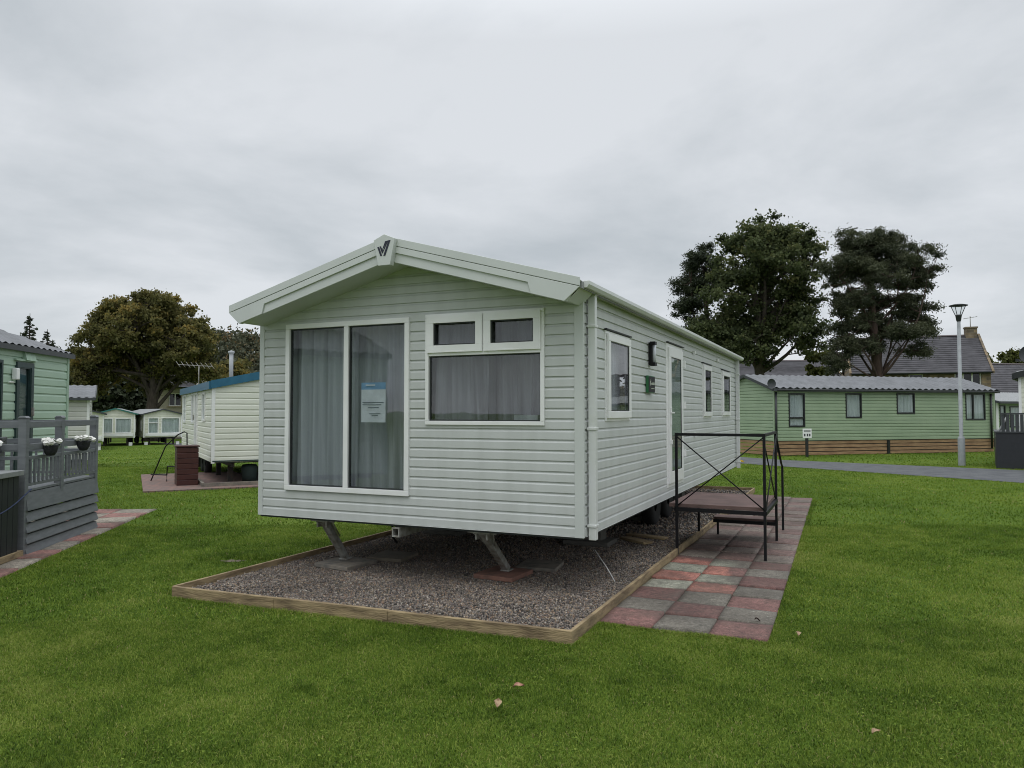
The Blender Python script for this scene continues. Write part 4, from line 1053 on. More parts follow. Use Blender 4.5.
# brown steps box and handrail
st = root('step_unit', 'dark red brown louvred step unit standing by the cream caravan', 'steps', (-7.82, 18.10, .03), -28.8)
m = MB()
for k in range(7): m.prism([(0 - .24, .02 + .13 * k), (-.26, .02 + .13 * k), (-.235, .145 + .13 * k), (-.22, .145 + .13 * k)], -.0, .6, axis='y') if False else m.box(-.24, .24, -.012 - .004 * (k % 2), .60, .01 + .13 * k, .133 + .13 * k)
m.build('panel', M_brown, st, bevel=.008)
m = MB(); m.box(-.27, .27, -.03, .62, .925, .955); m.build('top_board', M_brown, st, bevel=.005)
hr = MB(); z = .03
A = np.array([-9.25, 19.3]); B = np.array([-8.45, 18.9])
hr.tube([(-9.28, 19.3, .03), (-9.05, 19.25, .55), (-8.85, 19.15, .92), (-8.50, 19.05, 1.22), (-8.3, 18.98, 1.30), (-8.22, 18.95, 1.27), (-8.2, 18.94, .7)], .016, 8)
hr.tube([(-9.28, 19.3, .20), (-8.78, 19.1, .20), (-8.78, 19.1, .03)], .016, 8); hr.tube([(-8.78, 19.1, .2), (-8.76, 19.08, .42), (-8.2, 18.9, .42)], .016, 8)
tag(hr.build('handrail', M_black), 'bent black metal handrail on brick paving beside the brown steps', 'handrail')
# green gas / water barrel beneath
m = MB(); m.lathe([(.0, 0), (.2, 0), (.23, .3), (.24, .42), (.2, .5), (.0, .52)], n=20); o = m.build('water_container', mat('dull_green_plastic', (.035, .06, .055), .7)); o.location = (-6.75, 19.3, .03); o.scale = (.85, .85, .85)
tag(o, 'dull green water container standing under the cream caravan corner', 'container')

# far white caravans
def gz_at(x, y): return float(gh(x, y))
for (px, Yd, az, wd, ln, lab, rm, trm, fr, rt_, lf) in (
    (104., 50., -31, 2.9, 9, 'leftmost far white caravan with grey roof beyond the decking', M_roofsheet, M_greytrim, [(-2.5, -1.55, .95, 2.1), (-1.35, -.35, .95, 2.1)], [(1, 2, 1, 2)], []),
    (135., 57., -25, 2.55, 9, 'far white caravan with green roof trim, middle of the three in the distance', M_roofsheet, M_greentrim, [(-2.4, -1.45, .95, 2.1), (-1.3, -.2, .95, 2.1)], [(1, 2, 1, 2)], []),
    (182., 60., -36, 2.75, 9.5, 'far white caravan with grey roof in front of the big tree trunk', M_roofsheet, M_greytrim, [(-2.45, -1.7, .9, 2.15, 'toptran'), (-1.5, -.15, .9, 2.15)], [], [(.8, 1.4, 1.1, 2), (3, 3.7, 1.1, 2), (5.5, 6.2, 1.1, 2)])):
    x = (px - 512) / 748 * Yd; gz = gz_at(x, Yd)
    r_ = far_caravan(lab, (x, Yd), az, wd, ln, .62, 2.45, .36, M_cream2, rm, trm, pitch=.2, depth=.02, front=fr, right=rt_, left=lf, gz=gz, over=.15, fasc=.10, ribs=False, group='white caravans in the distance')
    m = MB(); m.prism([(-.12, .62), (-.12, .92), (-.02, .92), (0, .62)], 0, 1) if False else m.box(-wd + .1, -.1, -.10, -.03, .72, .93); m.build('front_band', M_upvc, r_)
    m = MB(); 
    for xx in (-wd + .2, -.25): m.box(xx - .12, xx + .12, .1, .35, 0, .25)
    m.build('step_block', M_upvc, r_)

# right-hand second green lodge and cream caravan at the edge
far_caravan('small pale green lodge behind the black decking, partly hidden by the long lodge', (24.9, 38.4), 66, 3.6, 9, .5, 2.38, .45, M_lodge, M_roofsheet, M_greytrim, pitch=.14, right=[(.15, .6, .9, 2.15), (.95, 1.9, 1.0, 2.1)], left=[], front=[], framem=M_blacktrim, over=.3, fasc=.12, name='lodge', cat='lodge')
ce = far_caravan('cream caravan cut off by the right edge, behind the black decking', (16.36 + 4 * math.cos(R(38)), 24.1 - 4 * math.sin(R(38))), 38, 4.0, 8, .5, 3.05, .5, M_cream2, M_roofsheet, M_blacktrim, pitch=.16, left=[(2, 3, 1.5, 2.6)], over=.14, fasc=.2)
m = MB(lambda x, y, z: (-3.72 - z * .3 + x * .9, .25 - z * .95, 3.66 + y)); m.lathe([(.0, .0), (.16, .03), (.28, .08), (.29, .09)], n=20)
dd = m.build('satellite_dish', M_greytrim, ce); m = MB(); m.tube([(-3.7, .1, 3.0), (-3.7, .25, 3.65)], .025, 6); m.tube([(-3.72, .2, 3.42), (-4.0, -.35, 3.45)], .015, 6); m.box(-4.06, -3.96, -.42, -.32, 3.41, 3.49); m.build('dish_arm', M_blacktrim, dd)

# black decking at right edge
dk = root('decking', 'black panelled raised decking with grey railings at the right edge', 'decking', (15.47, 23.97, 0), 32)
m = MB(); m.box(0, 1.06, 0, 3.0, 0, 1.14); m.build('skirt_panel', mat('black_panel', (.022, .024, .030), .5), dk, bevel=.01)
m = MB(); m.box(-.03, 1.08, -.03, 3.0, 1.142, 1.18); m.build('deck_board', M_greytrim, dk)
for k in range(7):
    m = MB(); x = .16 + .125 * k; m.box(x, x + .09, .02, .05, 1.181, 1.72); m.build('baluster', M_greytrim, dk)
m = MB(); m.box(.12, 1.04, .0, .07, 1.722, 1.77); m.build('rail', M_greytrim, dk)
m = MB(); m.tube([(.0, .1, 1.0), (.36, .4, 1.72)], .03, 8); m.build('handrail', mat('pale_rail', (.35, .36, .36), .5), dk)

# meter box on post, lamp post
mp_ = root('post_sign', 'small white notice box on a short dark post in front of the long green lodge', 'sign', (11.81, 30.03, 0), 0)
m = MB(); m.box(-.05, .05, -.04, .04, 0, .75); m.build('post', M_blacktrim, mp_)
m = MB(); m.box(-.27, .27, -.055, .0, .76, 1.22) if False else m.box(-.18, .18, -.06, -.041, .76, 1.13); m.build('panel', M_upvc, mp_, bevel=.01)
m = MB()
for z in (1.06, 1.01): m.box(-.13, .13, -.064, -.0605, z, z + .018)
for x in (-.13, -.02, .07): m.box(x, x + .055, -.064, -.0605, .83, .93)
m.build('lettering', M_greytrim, mp_)
lp = root('street_lamp', 'tall grey lamp post with lantern head beside the road', 'street lamp', (15.01, 25.04, 0), 0)
m = MB(); m.lathe([(.11, 0), (.11, .9), (.10, .95), (.062, 1.0), (.055, 4.88), (.0, 4.88)], n=16); m.build('pole', mat('lamp_grey', (.32, .34, .35), .5), lp)
m = MB(); m.lathe([(.05, 4.82), (.075, 4.88), (.095, 5.02), (.11, 5.06), (.0, 5.07)], n=16); m.build('collar', M_blacktrim, lp)
m = MB(); 
for k in range(4):
    t = math.pi / 2 * k + .6; m.tube([(.10 * math.cos(t), .10 * math.sin(t), 5.05), (.235 * math.cos(t), .235 * math.sin(t), 5.36)], .012, 6)
m.build('bracket', M_blacktrim, lp)
m = MB(); m.lathe([(.0, 5.08), (.10, 5.08), (.225, 5.355), (.0, 5.356)], n=20); m.build('lantern_glass', glass_mat('lantern_glass', (.9, .92, .92), .6), lp)
m = MB(); m.lathe([(.0, 5.36), (.28, 5.36), (.285, 5.385), (.15, 5.42), (.0, 5.43)], n=20); m.build('cap', M_blacktrim, lp)
m = MB(); m.prism([(-.2, 0), (.2, 0), (.15, .06), (-.15, .06)], -.1, .1); o = m.build('kerb_marker', MATS['yellow_paint']); o.location = (8.1, 26.9, .015); tag(o, 'small yellow painted marker on the road edge behind the caravan', 'marker')

# ------------------------------------------------------------------ left decking with railings
azd = -8.5; PD = (-6.055, 9.366)
dk = root('decking', 'slate grey raised decking with railings in front of the mint caravan', 'decking', (PD[0], PD[1], 0), azd)
DL = 2.22
m = MB()
for (z0_, z1_) in ((.02, .14), (.155, .275), (.29, .41), (.425, .55), (.565, .80)):
    m.prism([(-.03, z0_), (.024, z0_), (.024, z0_ + .012), (-.006, z1_ - .008), (-.03, z1_ - .008)], 0, DL)
    m.prism([(.03 - .03, z0_), (-.012, z0_), (.004, z1_), (.03 - .03, z1_)], -1.9, -.035, axis='x') if False else m.box(-2.0, -.032, 0 + .004, .03, z0_, z1_ - .004)
    m.box(-2.0, -.032, DL - .03, DL, z0_, z1_ - .004)
m.build('skirt_boards', M_deckgrey, dk)
m = MB(); m.box(-2.0, -.01, .0, DL, .802, .83); m.build('deck_floor', M_deckgrey, dk)
for (u, v, z0_) in ((-.045, .0, 0), (-.045, 1.0, .68), (-.045, 2.17, .6), (-1.2, 0.0, .83), (-1.95, 2.17, .83)):
    m = MB(); m.box(u - .045, u + .05, v - .045, v + .045, z0_, 1.72); m.prism([(u - .055, 1.72), (u + .06, 1.72), (u + .03, 1.75), (u - .025, 1.75)], v - .055, v + .055); m.build('post', M_deckgrey, dk, bevel=.006)
for (z0_, z1_) in ((1.60, 1.68), (1.32, 1.40), (1.20, 1.245), (.87, .91)):
    m = MB()
    m.box(-.02, .0, .05, .95, z0_, z1_); m.box(-.02, .0, 1.05, 2.12, z0_, z1_)
    m.box(-1.15, -.095, -.0, .02, z0_, z1_); m.box(-1.9, -.095, 2.16, 2.18, z0_, z1_)
    m.build('rail', M_deckgrey, dk, bevel=.004)
for k in range(18):
    v = .10 + k * .113
    if abs(v - 1.0) < .06: continue
    m = MB(); m.box(-.015, .015 - .005, v - .016, v + .016, .912, 1.198); m.build('baluster', M_deckgrey, dk)
for k in range(9):
    u = -.18 - k * .113; m = MB(); m.box(u - .016, u + .016, .005, .02, .912, 1.198); m.build('baluster', M_deckgrey, dk)
for k in range(15):
    u = -.18 - k * .113; m = MB(); m.box(u - .016, u + .016, 2.165, 2.18, .912, 1.198); m.build('baluster', M_deckgrey, dk)
# flower baskets
M_petal = mat('white_petals', (.85, .84, .80), .7, col2=(.74, .72, .68), nscale=30)
def basket(loc, seed, label):
    rr = random.Random(seed)
    b = root('flower_basket', label, 'flower basket', loc, azd, 'white flower baskets on the decking rails')
    m = MB(); m.lathe([(.0, -.12), (.045, -.115), (.075, -.07), (.09, .0), (.095, .02), (.08, .02), (.0, .0)], n=18); m.build('pot', mat('charcoal_basket', (.03, .032, .036), .8, bump=.8, bscale=80), b)
    for k in range(8):
        a = 6.28 * k / 8 + rr.uniform(-.3, .3); rad = rr.uniform(.05, .13); c = Vector((rad * math.cos(a), rad * math.sin(a) * 1.1, .035 + rr.uniform(0, .05)))
        m = MB(); R0 = rr.uniform(.034, .046); ph = rr.uniform(0, 6.28); vs = []; n1_, n2_ = 7, 14
        for a_ in range(n1_ + 1):
            for b_ in range(n2_):
                la = math.pi * a_ / n1_; lo_ = 6.283 * b_ / n2_; q_ = R0 * (1 + .13 * math.sin(3 * lo_ + ph + la * 3) + .10 * math.sin(7 * la + lo_ * 2 + ph))
                vs.append(c + Vector((q_ * math.sin(la) * math.cos(lo_), q_ * math.sin(la) * math.sin(lo_), q_ * math.cos(la) * .85)))
        m.add(vs, [(a_ * n2_ + b_, a_ * n2_ + (b_ + 1) % n2_, (a_ + 1) * n2_ + (b_ + 1) % n2_, (a_ + 1) * n2_ + b_) for a_ in range(n1_) for b_ in range(n2_)], 0, False)
        m.build('flower', M_petal, b)
    m = MB()
    for k in range(40):
        a = rr.uniform(0, 6.28); rad = rr.uniform(.03, .14); c = Vector((rad * math.cos(a), rad * math.sin(a), rr.uniform(-.02, .08))); d = Vector((rr.uniform(-1, 1), rr.uniform(-1, 1), rr.uniform(-.3, 1))).normalized() * .035; s_ = d.cross(Vector((0, 0, 1))).normalized() * .014
        m.add([c, c + d * .5 + s_, c + d, c + d * .5 - s_], [(0, 1, 2, 3)])
    m.build('foliage', mat('dark_leaf', (.03, .06, .02), .6), b)
Ud = np.array([math.cos(R(azd)), -math.sin(R(azd))]); Vd = np.array([math.sin(R(azd)), math.cos(R(azd))])
def WD_(u, v): q = np.array(PD) + Ud * u + Vd * v; return (q[0], q[1])
for (u, v, z, lab, s) in ((.07, .47, 1.345, 'middle white flower basket, on the side rail near the front deck post', 1), (.07, 1.50, 1.36, 'right white flower basket, beside the farthest deck post', 2), (-.36, -.10, 1.36, 'white flower basket at the left picture edge, on the rail above the black box', 3)):
    q = WD_(u, v); basket((q[0], q[1], z), s, lab)
# dark rattan chair on the deck
ch = root('garden_chair', 'dark charcoal garden chair standing on the grey decking', 'chair', WD_(-1.15, 1.1) + (.83,), azd + 160)
m = MB(); m.box(-.3, .3, -.3, .3, .32, .42); m.build('seat', M_greytrim, ch, bevel=.02)
m = MB(); m.hull8([(-.3, .26, .42), (.3, .26, .42), (.3, .32, .42), (-.3, .32, .42), (-.3, .34, .86), (.3, .34, .86), (.3, .40, .86), (-.3, .40, .86)]); m.build('backrest', M_greytrim, ch, bevel=.02)
for x in (-.33, .31):
    m = MB(); m.box(x, x + .05, -.3, .3, .421, .62); m.build('armrest', M_greytrim, ch, bevel=.01)
for x in (-.28, .26):
    for y in (-.28, .26):
        m = MB(); m.box(x, x + .04, y, y + .04, 0, .32); m.build('leg', M_greytrim, ch)
# black storage box in front
sb = root('storage_box', 'black boarded storage box with pale grey lid at the left edge', 'storage box', WD_(-.01, -.14) + (0,), azd)
m = MB()
for k in range(16):
    v = -2.1 + k * .13; m.box(-.03, .0, v + .004, v + .126, .04, 1.02)
for k in range(8): m.box(-1.04 + k * .126, -.92 + k * .126, -.03, -.002, .04, 1.02)
for k in range(8): m.box(-1.04 + k * .126, -.92 + k * .126, -2.1, -2.07, .04, 1.02)
m.box(-1.03, -.031, -2.06, -.035, .06, 1.0)
m.build('body', mat('black_stain', (.014, .017, .021), .55), sb, bevel=.004)
m = MB(); m.box(-1.08, .04, -2.14, .02, 1.022, 1.085); m.build('lid', mat('lid_grey', (.25, .26, .26), .5, bump=.2), sb, bevel=.006)
rp = MB(); pts = []
for k in range(12):
    t = k / 11; q = WD_(.0 + .03 * (t), -1.3 + 1.3 * t); pts.append((q[0] + .03, q[1], .62 + .22 * t - .10 * math.sin(math.pi * t)))
rp.tube(pts, .008, 8); tag(rp.build('rope', mat('blue_rope', (.02, .035, .10), .7)), 'blue rope sagging across the black box to the deck post', 'rope')
m = MB(); q = WD_(-.02, -1.2); m.box(-.05, .05, -1.0, 1.1, 0, .07); o = m.build('timber_plank', M_wood); o.location = (q[0], q[1], .032); o.rotation_euler = (0, 0, -R(azd)); tag(o, 'weathered timber plank lying along the foot of the black box', 'plank')

# ------------------------------------------------------------------ stone buildings
def house(label, P, az, L, D, ze, rise, name='stone_building', wins=(), chim=(), wallm=None, roofm=None, cat='building', gz=0):
    r = root(name, label, cat, (P[0], P[1], gz), az); wallm = wallm or M_stone; roofm = roofm or M_slate
    # local: x 0..L along the front facing -y, depth D, ridge along x
    mb = MB(); 
    fm = lambda s, o, z: (s, -o, z)
    zs = sorted(set([0, ze] + [w[2] for w in wins] + [w[3] for w in wins])); 
    for a, b in zip(zs[:-1], zs[1:]):
        cuts = sorted((w[0], w[1]) for w in wins if w[2] < (a + b) / 2 < w[3]); c = 0
        for h0, h1 in cuts + [(L, L)]:
            if h0 > c: mb.box(c, h0, 0, .4, a, b)
            c = h1
    mb.prism([(.401, 0), (D, 0), (D, ze), (D / 2, ze + rise), (.401, ze + rise * .8 / D)], 0, .4, axis='x'); mb.prism([(.401, 0), (D, 0), (D, ze), (D / 2, ze + rise), (.401, ze + rise * .8 / D)], L - .4, L, axis='x'); mb.box(.4, L - .4, D - .4, D, 0, ze)
    mb.box(.41, L - .41, .9, D - .41, .1, ze - .1) if False else None
    mb.build('wall', wallm, r)
    mb = MB(); k = rise / (D / 2); ov = .3
    n = 18
    for s in (0, 1):
        for i in range(n):   # slate courses, each lapping the one below
            t0, t1 = i / n, (i + 1) / n; y0 = -ov + (D / 2 + ov) * t0; y1 = -ov + (D / 2 + ov) * t1; z0 = ze + k * y0; z1 = ze + k * y1
            if s: y0, y1 = D - y0, D - y1
            mb.add([(-.1, y0, z0 + .07), (L + .1, y0, z0 + .07), (L + .1, y1, z1 + .035), (-.1, y1, z1 + .035), (-.1, y0, z0 + .02), (L + .1, y0, z0 + .02)], [(0, 1, 2, 3), (4, 5, 1, 0)])
    mb.prism([(-ov, ze - k * ov), (D / 2, ze + rise), (D + ov, ze - k * ov), (D + ov, ze - k * ov - .1), (D / 2, ze + rise - .12), (-ov, ze - k * ov - .1)], -.098, L + .098, axis='x')
    ro = mb.build('roof', roofm, r)
    mb = MB(); mb.tube([(0, -ov - .05, ze - k * ov), (L, -ov - .05, ze - k * ov)], .07, 8); mb.build('gutter', M_blacktrim, r)
    mb = MB(); mb.prism([(D / 2 - .12, ze + rise + .04), (D / 2, ze + rise + .14), (D / 2 + .12, ze + rise + .04)], -.1, L + .1, axis='x'); mb.build('ridge_tiles', mat('ridge_tile', (.12, .10, .10), .8), ro)
    for x in (-.18, L + .02):   # stone verge copings
        mb = MB(); mb.prism([(-ov, ze - k * ov + .1), (D / 2, ze + rise + .18), (D + ov, ze - k * ov + .1), (D + ov, ze - k * ov - .1), (D / 2, ze + rise - .05), (-ov, ze - k * ov - .1)], x, x + .16, axis='x'); mb.build('coping', wallm, ro)
    for (x, w, h) in chim:
        mb = MB(); mb.box(x, x + w, D / 2 - .35, D / 2 + .35, ze + rise - .3, ze + rise + h); mb.box(x - .05, x + w + .05, D / 2 - .4, D / 2 + .4, ze + rise + h + .002, ze + rise + h + .12)
        co = mb.build('chimney', wallm, ro)
        mb = MB(); mb.tube([(x + w / 2, D / 2, ze + rise + h), (x + w / 2, D / 2, ze + rise + h + 1.0)], .03, 6); mb.tube([(x + w / 2 - .5, D / 2, ze + rise + h + .8), (x + w / 2 + .5, D / 2, ze + rise + h + .95)], .02, 6)
        for q in range(5): mb.tube([(x + w / 2 - .4 + .2 * q, D / 2 - .2, ze + rise + h + .82 + .03 * q), (x + w / 2 - .4 + .2 * q, D / 2 + .2, ze + rise + h + .82 + .03 * q)], .015, 5)
        if len(chim) and h > .5: pass
        mb.build('aerial', M_steel, r)
    for w in wins:
        a, b, c, d, nl = w
        f = MB(fm); ring(f, a, b, c, d, .09, -.22, -.12)
        for q in range(1, nl): xx = a + (b - a) * q / nl; f.box(xx - .05, xx + .05, -.22, -.12, c + .09, d - .09)
        f.box(a + .09, b - .09, -.21, -.13, c + (d - c) * .55, c + (d - c) * .55 + .07) if False else None
        o = f.build('window', M_upvc, r); f = MB(fm); f.box(a + .05, b - .05, -.20, -.19, c + .05, d - .05); f.build('pane', M_glassd2, o)
        f = MB(fm); f.box(a - .1, b + .1, -.05, .06, c - .16, c - .005); f.build('sill', mat('sandstone', (.33, .27, .18), .85), o)
    mb = MB(); mb.box(.41, L - .41, .85, .95, .1, ze - .05); mb.build('room_wall', M_room, r)
    return r
M_glassd2 = glass_mat('old_glass', (.35, .38, .40), .8)
def px2x(px, Y): return (px - 512) / 748 * Y
HAZ = 20; HU = np.array([math.cos(R(HAZ)), -math.sin(R(HAZ))]); HR = np.array([35.9, 56.]); HLn = 16.; HO = HR - HU * HLn; 
def hs(px):      # distance along the front wall under an image column
    k = (px - 512) / 748.; return (k * HO[1] - HO[0]) / (HU[0] - k * HU[1])
_t = hs(852); HO = HO + HU * _t; HLn = HLn - _t
house('large stone building with dark slate roof and chimney behind the pine', tuple(HO), HAZ, HLn, 8, 5.0, 2.9, wins=[(hs(909), hs(924), 3.5, 4.75, 1), (hs(955), hs(982), 3.6, 4.95, 3)], chim=[(HLn - .85, .8, .6)])
house('lower slate roofed stone building at the far right, beyond the lodges', (px2x(1000, 63), 63), -8, 20, 9, 3.2, 2.9, wins=[(2, 3.2, 1.2, 2.4, 2)], chim=[])
house('low stone building with brown slate roof seen beneath the leafy tree', (px2x(700, 66), 66), 3, 12.5, 8, 4.6, 1.9, wins=[(9, 10.5, 2.5, 4.0, 2)], chim=[])
house('cream rendered house behind the spreading tree on the left', (px2x(153, 88), 88), 4, 5.2, 6, 6.2, 2.0, wallm=mat('cream_render', (.42, .38, .30), .9), wins=[(1.85, 3.4, 3.8, 5.3, 2)], chim=[], name='rendered_house', cat='house', gz=-1.3)

# ------------------------------------------------------------------ trees
def leaves(centres, radii, per, size, flat=.8, shape='leaf', droop=0, krange=(.0, 1.0)):
    V = []; K = []; n_all = 0; Fl = []
    out = []
    for c, r, base in zip(centres, radii, np.clip(rng.normal(.45, .2, len(centres)), 0, 1)):
        n = int(per * (r[0] / np.mean([q[0] for q in radii])) ** 2)
        d = rng.normal(size=(n, 3)); d /= np.linalg.norm(d, axis=1)[:, None]
        rad = np.abs(rng.normal(.42, .30, n))
        p = np.array(c) + d * rad[:, None] * np.array(r)
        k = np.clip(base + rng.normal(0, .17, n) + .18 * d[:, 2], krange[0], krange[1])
        out.append((p, k))
    P = np.concatenate([o[0] for o in out]); K = np.concatenate([o[1] for o in out]); n = len(P)
    Rm = rand_rot(n); s = size * rng.uniform(.6, 1.35, n)
    if shape == 'leaf': T = np.array([(-.5, -.45, 0), (.5, -.35, .1), (.42, .5, 0), (-.4, .42, .12)])
    else: T = np.array([(-.16, -.5, 0), (.16, -.5, 0), (.12, .6, 0), (-.12, .6, .05)])
    v = np.einsum('nij,kj->nki', Rm, T) * s[:, None, None] + P[:, None, :]
    F = (np.array([(0, 1, 2, 3)])[None] + 4 * np.arange(n)[:, None, None]).reshape(-1, 4)
    return v.reshape(-1, 3), F, np.repeat(K, 4)

def curve_pts(a, b, bend, n=6, sag=0):
    a = np.array(a, float); b = np.array(b, float); r = rng.normal(size=3) * bend * np.linalg.norm(b - a)
    return [tuple(a * (1 - t) + b * t + r * math.sin(math.pi * t) + np.array((0, 0, sag * math.sin(math.pi * t)))) for t in np.linspace(0, 1, n)]

def tree(name, label, loc, blobs, trunk, leafm, barkm, ncl, per, lsize, crad, flat=.75, shape='leaf', group=None, limbs=9, trunk_r=.4, top=None, shell=.55, clearance=None, limb_r=.35):
    """blobs: (cx,cy,cz,rx,ry,rz) ellipsoids of the crown in local coords; trunk: list of points"""
    r = root(name, label, 'tree', loc, 0, group)
    tb = MB(); n = len(trunk); rs = [trunk_r * (1 - .75 * i / (n - 1)) * (1.35 if i == 0 else 1) for i in range(n)]
    tb.tube(trunk, rs, 12)
    wts = np.array([b[3] * b[4] * b[5] for b in blobs]) ** (2 / 3.); wts /= wts.sum()
    cs = []; rr = []
    while len(cs) < ncl:
        b = blobs[rng.choice(len(blobs), p=wts)]
        d = rng.normal(size=3); d /= np.linalg.norm(d); t = rng.uniform(shell, 1.0)
        c = np.array(b[:3]) + d * np.array(b[3:]) * t
        cs.append(c); q = crad * rng.uniform(.6, 1.35); rr.append((q, q, q * flat))
    # main limbs to the blobs, then twigs to clusters
    nodes = []
    T = np.array(trunk)
    for i in range(limbs):
        b = blobs[i % len(blobs)]; d = rng.normal(size=3); d /= np.linalg.norm(d); d[2] = abs(d[2]) * .6
        e = np.array(b[:3]) + d * np.array(b[3:]) * rng.uniform(.3, .6)
        k = rng.uniform(.35, .95) * (n - 1); s0 = T[int(k)] * (1 - k % 1) + T[min(int(k) + 1, n - 1)] * (k % 1)
        if s0[2] > e[2]: k = .3 * (n - 1); s0 = T[int(k)] * (1 - k % 1) + T[min(int(k) + 1, n - 1)] * (k % 1)
        pts = curve_pts(s0, e, .06, 7, sag=.2)
        rl = trunk_r * limb_r * rng.uniform(.7, 1.1); tb.tube(pts, [rl * (1 - .75 * j / 6) for j in range(7)], 7)
        nodes += [np.array(p) for p in pts[2:]]
    nodes += [T[i] for i in range(n // 2, n)]
    N = np.array(nodes)
    for c in cs:
        d = np.linalg.norm(N - c, axis=1) + np.maximum(0, N[:, 2] - c[2]) * .8
        s0 = N[np.argmin(d)]; pts = curve_pts(s0, c, .08, 5); rl = trunk_r * .09 * rng.uniform(.7, 1.3)
        tb.tube(pts, [rl * (1 - .7 * j / 4) for j in range(5)], 5, cap=False)
    tb.build('trunk', barkm, r)
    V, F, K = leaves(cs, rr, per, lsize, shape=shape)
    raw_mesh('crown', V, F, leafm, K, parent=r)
    return r
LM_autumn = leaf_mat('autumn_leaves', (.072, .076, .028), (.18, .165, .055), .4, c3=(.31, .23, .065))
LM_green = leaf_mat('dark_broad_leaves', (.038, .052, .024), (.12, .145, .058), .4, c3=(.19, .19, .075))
LM_pine = leaf_mat('pine_needles', (.044, .054, .032), (.11, .12, .066), .3)
LM_conif = leaf_mat('conifer_needles', (.026, .036, .022), (.064, .078, .042), .15)
LM_far = leaf_mat('far_wood_leaves', (.045, .055, .034), (.10, .105, .06), .25, c3=(.20, .13, .055))
LM_yel = leaf_mat('yellow_green_leaves', (.05, .06, .015), (.14, .15, .035), .3)

def X_(px, Y): return (px - 512) / 748 * Y
def Z_(py, Y): return 1.8 + (412 - py) / 748 * Y

# big spreading autumn tree on the left (crown px 68-222, y 288-400)
Yt = 80.; bx = X_(152, Yt); gzt = gz_at(bx, Yt)
def bl(px, py, rx, rz, Y, cx, gz, dy=0, ry=None):
    s = Y / 748; return (X_(px, Y) - cx, dy, Z_(py, Y) - gz, rx * s, (ry or rx) * s, rz * s)
blobs = [bl(145, 332, 50, 38, Yt, bx, gzt), bl(108, 345, 34, 34, Yt, bx, gzt), bl(186, 350, 32, 32, Yt, bx, gzt, -1), bl(155, 310, 34, 18, Yt, bx, gzt), bl(95, 370, 24, 26, Yt, bx, gzt, -1), bl(200, 368, 22, 20, Yt, bx, gzt), bl(140, 368, 36, 26, Yt, bx, gzt, 2), bl(118, 312, 24, 14, Yt, bx, gzt), bl(196, 330, 20, 14, Yt, bx, gzt)]
tree('broadleaf_tree', 'broad spreading tree turning golden brown behind the far caravans', (bx, Yt, gzt), blobs, [(0, 0, 0), (.1, 0, 1.6), (-.1, 0, 3.2), (.2, .1, 5.5), (.1, 0, 8), (0, .1, 10.5), (.1, 0, 12.3)], LM_autumn, M_bark, 640, 190, .20, .95, limbs=24, trunk_r=.75, shell=.3)
# big dark broadleaf on the right
Yb = 52.; bx = X_(760, Yb)
blobs = [bl(744, 240, 28, 20, Yb, bx, 0), bl(812, 268, 20, 32, Yb, bx, 0), bl(800, 240, 24, 20, Yb, bx, 0, .5), bl(768, 262, 48, 36, Yb, bx, 0), bl(775, 240, 38, 26, Yb, bx, 0), bl(790, 300, 36, 40, Yb, bx, 0), bl(735, 290, 36, 40, Yb, bx, 0), bl(770, 320, 50, 34, Yb, bx, 0, 1), bl(800, 335, 26, 24, Yb, bx, 0, -1), bl(720, 335, 30, 26, Yb, bx, 0), bl(748, 345, 34, 22, Yb, bx, 0)]
tree('broadleaf_tree', 'tall dark green leafy tree behind the caravan, left of the pine', (bx, Yb, 0), blobs, [(0, 0, 0), (.1, 0, 2.5), (-.05, 0, 5), (.25, 0, 7.5), (.35, 0, 10), (.6, 0, 12.5), (.8, 0, 14.3)], LM_green, M_bark, 480, 145, .14, .76, limbs=24, trunk_r=.42, shell=.3, limb_r=.45)
# pine joined to its left side
Yb = 56.; bx = X_(712, Yb)
blobs = [bl(706, 262, 22, 18, Yb, bx, 0), bl(698, 285, 24, 14, Yb, bx, 0), bl(690, 308, 22, 12, Yb, bx, 0), bl(700, 332, 28, 16, Yb, bx, 0), bl(712, 350, 30, 14, Yb, bx, 0)]
tree('pine_tree', 'dark pine leaning out on the left of the tall leafy tree', (bx, Yb, 0), blobs, [(0, 0, 0), (-.1, 0, 3), (0, 0, 6), (-.3, 0, 9), (-.5, 0, 12.2)], LM_conif, M_pinebark, 230, 210, .17, .62, flat=.65, limbs=12, trunk_r=.35, shape='needle', shell=.3)
# Scots pine
Yp = 44.; bx = X_(880, Yp)
blobs = [bl(868, 243, 34, 17, Yp, bx, 0), bl(905, 260, 32, 18, Yp, bx, 0), bl(852, 268, 27, 16, Yp, bx, 0), bl(890, 240, 28, 14, Yp, bx, 0, .8), bl(878, 278, 26, 14, Yp, bx, 0, -1), bl(928, 272, 14, 10, Yp, bx, 0), bl(845, 340, 18, 20, Yp, bx, 0), bl(838, 362, 15, 12, Yp, bx, 0), bl(838, 278, 13, 10, Yp, bx, 0), bl(842, 308, 14, 9, Yp, bx, 0), bl(890, 322, 30, 14, Yp, bx, 0, 1.2), bl(920, 284, 20, 9, Yp, bx, 0), bl(880, 262, 34, 12, Yp, bx, 0, 1), bl(852, 296, 18, 8, Yp, bx, 0, .5), bl(912, 312, 24, 10, Yp, bx, 0), bl(858, 322, 24, 13, Yp, bx, 0), bl(898, 334, 26, 10, Yp, bx, 0, -1), bl(862, 345, 26, 12, Yp, bx, 0), bl(918, 350, 16, 8, Yp, bx, 0), bl(885, 300, 18, 12, Yp, bx, 0, 1), bl(905, 298, 20, 12, Yp, bx, 0), bl(856, 300, 20, 11, Yp, bx, 0, -.6), bl(925, 325, 14, 9, Yp, bx, 0)]
